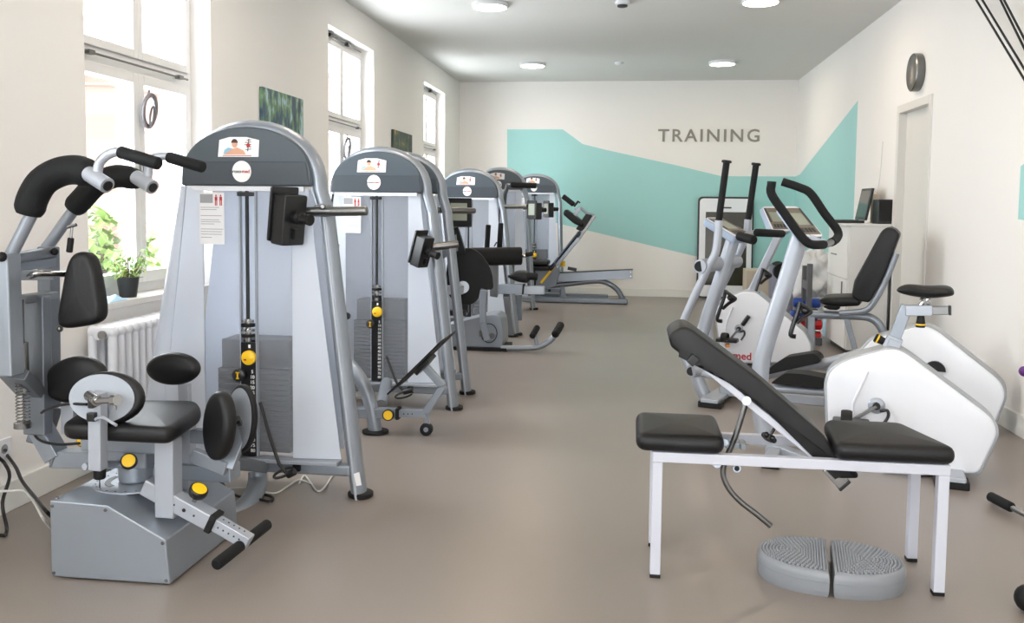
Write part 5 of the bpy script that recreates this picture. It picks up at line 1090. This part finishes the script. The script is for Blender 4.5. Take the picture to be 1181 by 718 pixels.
b = MB(); rbar(b, [pl.w(.0, 0, .07), pl.w(1.05, 0, .07)], .06, .05); obj('base_beam', b, M['silver_l'], t, .008); stab(t, pl, 1.25, .25, .1)
obj('lower_sleeve', MB().cyl(pl.p(797, 428, -.3), pl.p(828, 423, -.1), .042), M['silver_l'], t); obj('sleeve_plug', MB().cyl(pl.p(797, 428, -.308), pl.p(797, 428, -.3), .028), M['rubber'], t)
obj('pedal_beam', MB().tube([pl.p(800, 428, -.25), pl.p(860, 440, -.25), pl.p(886, 447, -.25), pl.p(952, 452, -.25), pl.p(1010, 452, -.2)], .026), M['silver_l'], t)
obj('pedal_beam', MB().tube([pl.p(822, 432, .25), pl.p(882, 433, .25), pl.p(960, 416, .25), pl.p(1010, 402, .2)], .03), M['silver_l'], t)
for off, q in ((-.25, ((888, 442), (950, 449), (952, 436), (925, 431), (905, 430))), (.25, ((882, 427), (905, 412), (938, 407), (945, 412), (946, 418), (884, 432)))):
    oo = [pl.p(x, y, off-.08) for x, y in q]; obj('foot_tray', MB().prism(rnd(oo, .02, 3), pl.n*.16), M['rubber'], t, .01)
a = pl.p(1078, 428, -.12); obj('crank_disc', MB().prism([a+pl.t*.06*math.cos(k*PI/10)+V(0, 0, .06*math.sin(k*PI/10)) for k in range(11)], pl.n*.03), M['plastic'], t)
console(t, pl, (822, 251), (860, 273), .13, .05, az=-.6)
b = MB(); b.rcyl(pl.p(872, 268, .0), pl.p(903, 269.5, .3), .026); obj('fixed_grip', b, M['foam'], t); b = MB(); b.rcyl(pl.p(852, 272, -.1), pl.p(870, 277, -.2), .03); obj('fixed_grip', b, M['foam'], t); obj('grip_tube', MB().tube([pl.p(855, 273, -.1), pl.p(862, 271, 0), pl.p(873, 268, .05)], .022), M['silver_l'], t)
hook(t, pl, 830, 345, .9)

# ================================================================== RECUMBENT BIKE
pl = Plane(.9, 7.55, -.3)
t = thing('recumbent_bike', 'white recumbent exercise bike with black seat and backrest by the cabinet', 'exercise bike', pl.w(.4, 0, 0))
shell(t, pl, [(824, 358), (832, 345), (857, 335), (872, 336), (929, 383), (937, 398), (936, 419), (832, 419)], .09)
ct = pl.p(866, 411.5, -.112); xx = pl.t
text('maker_lettering', 'med', .085, pl.p(867, 411.5, -.1105), xx, V(0, 0, 1), M['redink'], t, .001, align='RIGHT', bold=.0015)
text('maker_lettering', 'cardio', .085, pl.p(850, 411.5, -.1105), xx, V(0, 0, 1), M['ink'], t, .001, align='RIGHT', bold=.0015)
obj('cover_groove', MB().tube(crv([pl.p(845, 354, -.112), pl.p(838, 372, -.112), pl.p(836, 390, -.112)], 5), .008, 8), M['white_p'], t)
crank(t, pl, (852, 379), .09, (842, 391), (862, 366), .03); obj('pedal_reflector', MB().box(pl.p(839, 398, -.2), (.03, .05, .025)), M['orange'], t)
obj('crank_grip', MB().rcyl(pl.p(856, 375, -.14), pl.p(864, 364, -.14), .018), M['plastic'], t)
obj('console_column', MB().bar(pl.p(866, 338, 0), pl.p(900, 268, 0), .06, .085, pl.n), M['silver_l'], t, .012)
console(t, pl, (888, 238), (902, 267), .1, .05, az=-1.0)
hook(t, pl, 874, 318, .75)
b = [pl.p(x, y, -.17) for x, y in ((942, 347), (950, 343), (985, 342), (993, 346), (992, 353), (965, 354), (950, 352))]
obj('seat', MB().pad(rnd(b, .03, 3), pl.n*.38, .03), M['vinyl'], t)
b = [pl.p(x, y, -.17) for x, y in ((948, 353), (960, 352), (970, 354), (966, 358), (955, 357))]; obj('seat_front_grip', MB().pad(rnd(b, .02, 3), pl.n*.05, .015), M['foam'], t)
b = [pl.p(x, y, -.17) for x, y in ((1022, 262), (1031, 263), (1038, 270), (1020, 318), (1003, 349), (990, 347), (982, 341), (985, 324), (1003, 291), (1016, 267))]
obj('backrest', MB().pad(rnd(b, .02, 3), pl.n*.38, .016), M['vinyl'], t)
for off in (-.14, .14): obj('backrest_frame', MB().tube(crv([pl.p(x, y, off) for x, y in ((1034, 292), (1022, 322), (1010, 345), (1000, 357), (985, 360), (968, 361))], 5), .024, 12, ry=.018), M['silver'], t)
obj('seat_rail', MB().tube(crv([pl.p(x, y, 0) for x, y in ((935, 362), (955, 363), (985, 364), (1003, 366), (1014, 374), (1020, 388), (1021, 410))], 5), .032, 14), M['silver'], t)
obj('seat_strut', MB().bar(pl.p(976, 365, 0), pl.p(986, 402, 0), .04, .035, pl.n), M['silver'], t, .004)
b = MB(); b.bar(pl.w(.2, 0, .06), pl.w(1.12, 0, .06), .07, .05); obj('base_beam', b, M['silver'], t, .008); stab(t, pl, 0.0, .24, .09); stab(t, pl, 1.1, .24, .09)
obj('seat_post', MB().bar(pl.p(936, 362, 0), pl.p(936, 405, 0), .05, .05, pl.n), M['silver'], t, .004)

# ================================================================== RIGHT EDGE
def rope(a, b_, lab):
    p0, p1 = at(*a, X=XR-.07), at(*b_, X=XR-.07); d = (p1-p0); u_ = p0-d*((ZC-p0.z)/-d.z if d.z else 0)
    k = (p0.z-ZC)/d.z; top = p0-d*k; low = p1+d*.55
    o = obj('hanging_rope', MB().cyl(top, low, .007, n=10), M['cable_b']); tag(o, lab, 'rope', 'black ropes slanting down at the upper right')
rope((1126, 0), (1181, 91), 'leftmost black rope slanting down the right wall'); rope((1133, 0), (1181, 79), 'second black rope from the left on the right wall')
rope((1154, 0), (1181, 55), 'third black rope from the left on the right wall'); rope((1158, 0), (1181, 44), 'rightmost black rope slanting down the right wall')
a, c = at(1142, 572, Z=.03), at(1167, 585, Z=.03); d = (c-a).normalized()
t = thing('exercise_bar', 'steel bar with black foam grip lying at the right edge of the floor', 'bar', V(a.x, a.y, 0))
obj('foam_grip', MB().rcyl(a, c, .022), M['foam'], t); obj('steel_bar', MB().cyl(c, c+d*.6, .012), M['chrome'], t)
q = at(1187, 688, Z=.05); o = obj('rubber_ball', MB().ball(V(q.x, q.y, .045), .045, 20), M['rubber']); tag(o, 'black rubber ball on the floor at the lower right edge', 'ball')
q = at(1181.5, 428, X=XR-.05)
t = thing('wall_hook', 'purple ball ended wall hook at the right edge above the baseboard', 'hook', V(XR, q.y, q.z)); obj('purple_ball', MB().ball(q, .03, 18), M['purple'], t); obj('hook_peg', MB().cyl(q, V(XR, q.y, q.z), .01), M['white_p'], t)
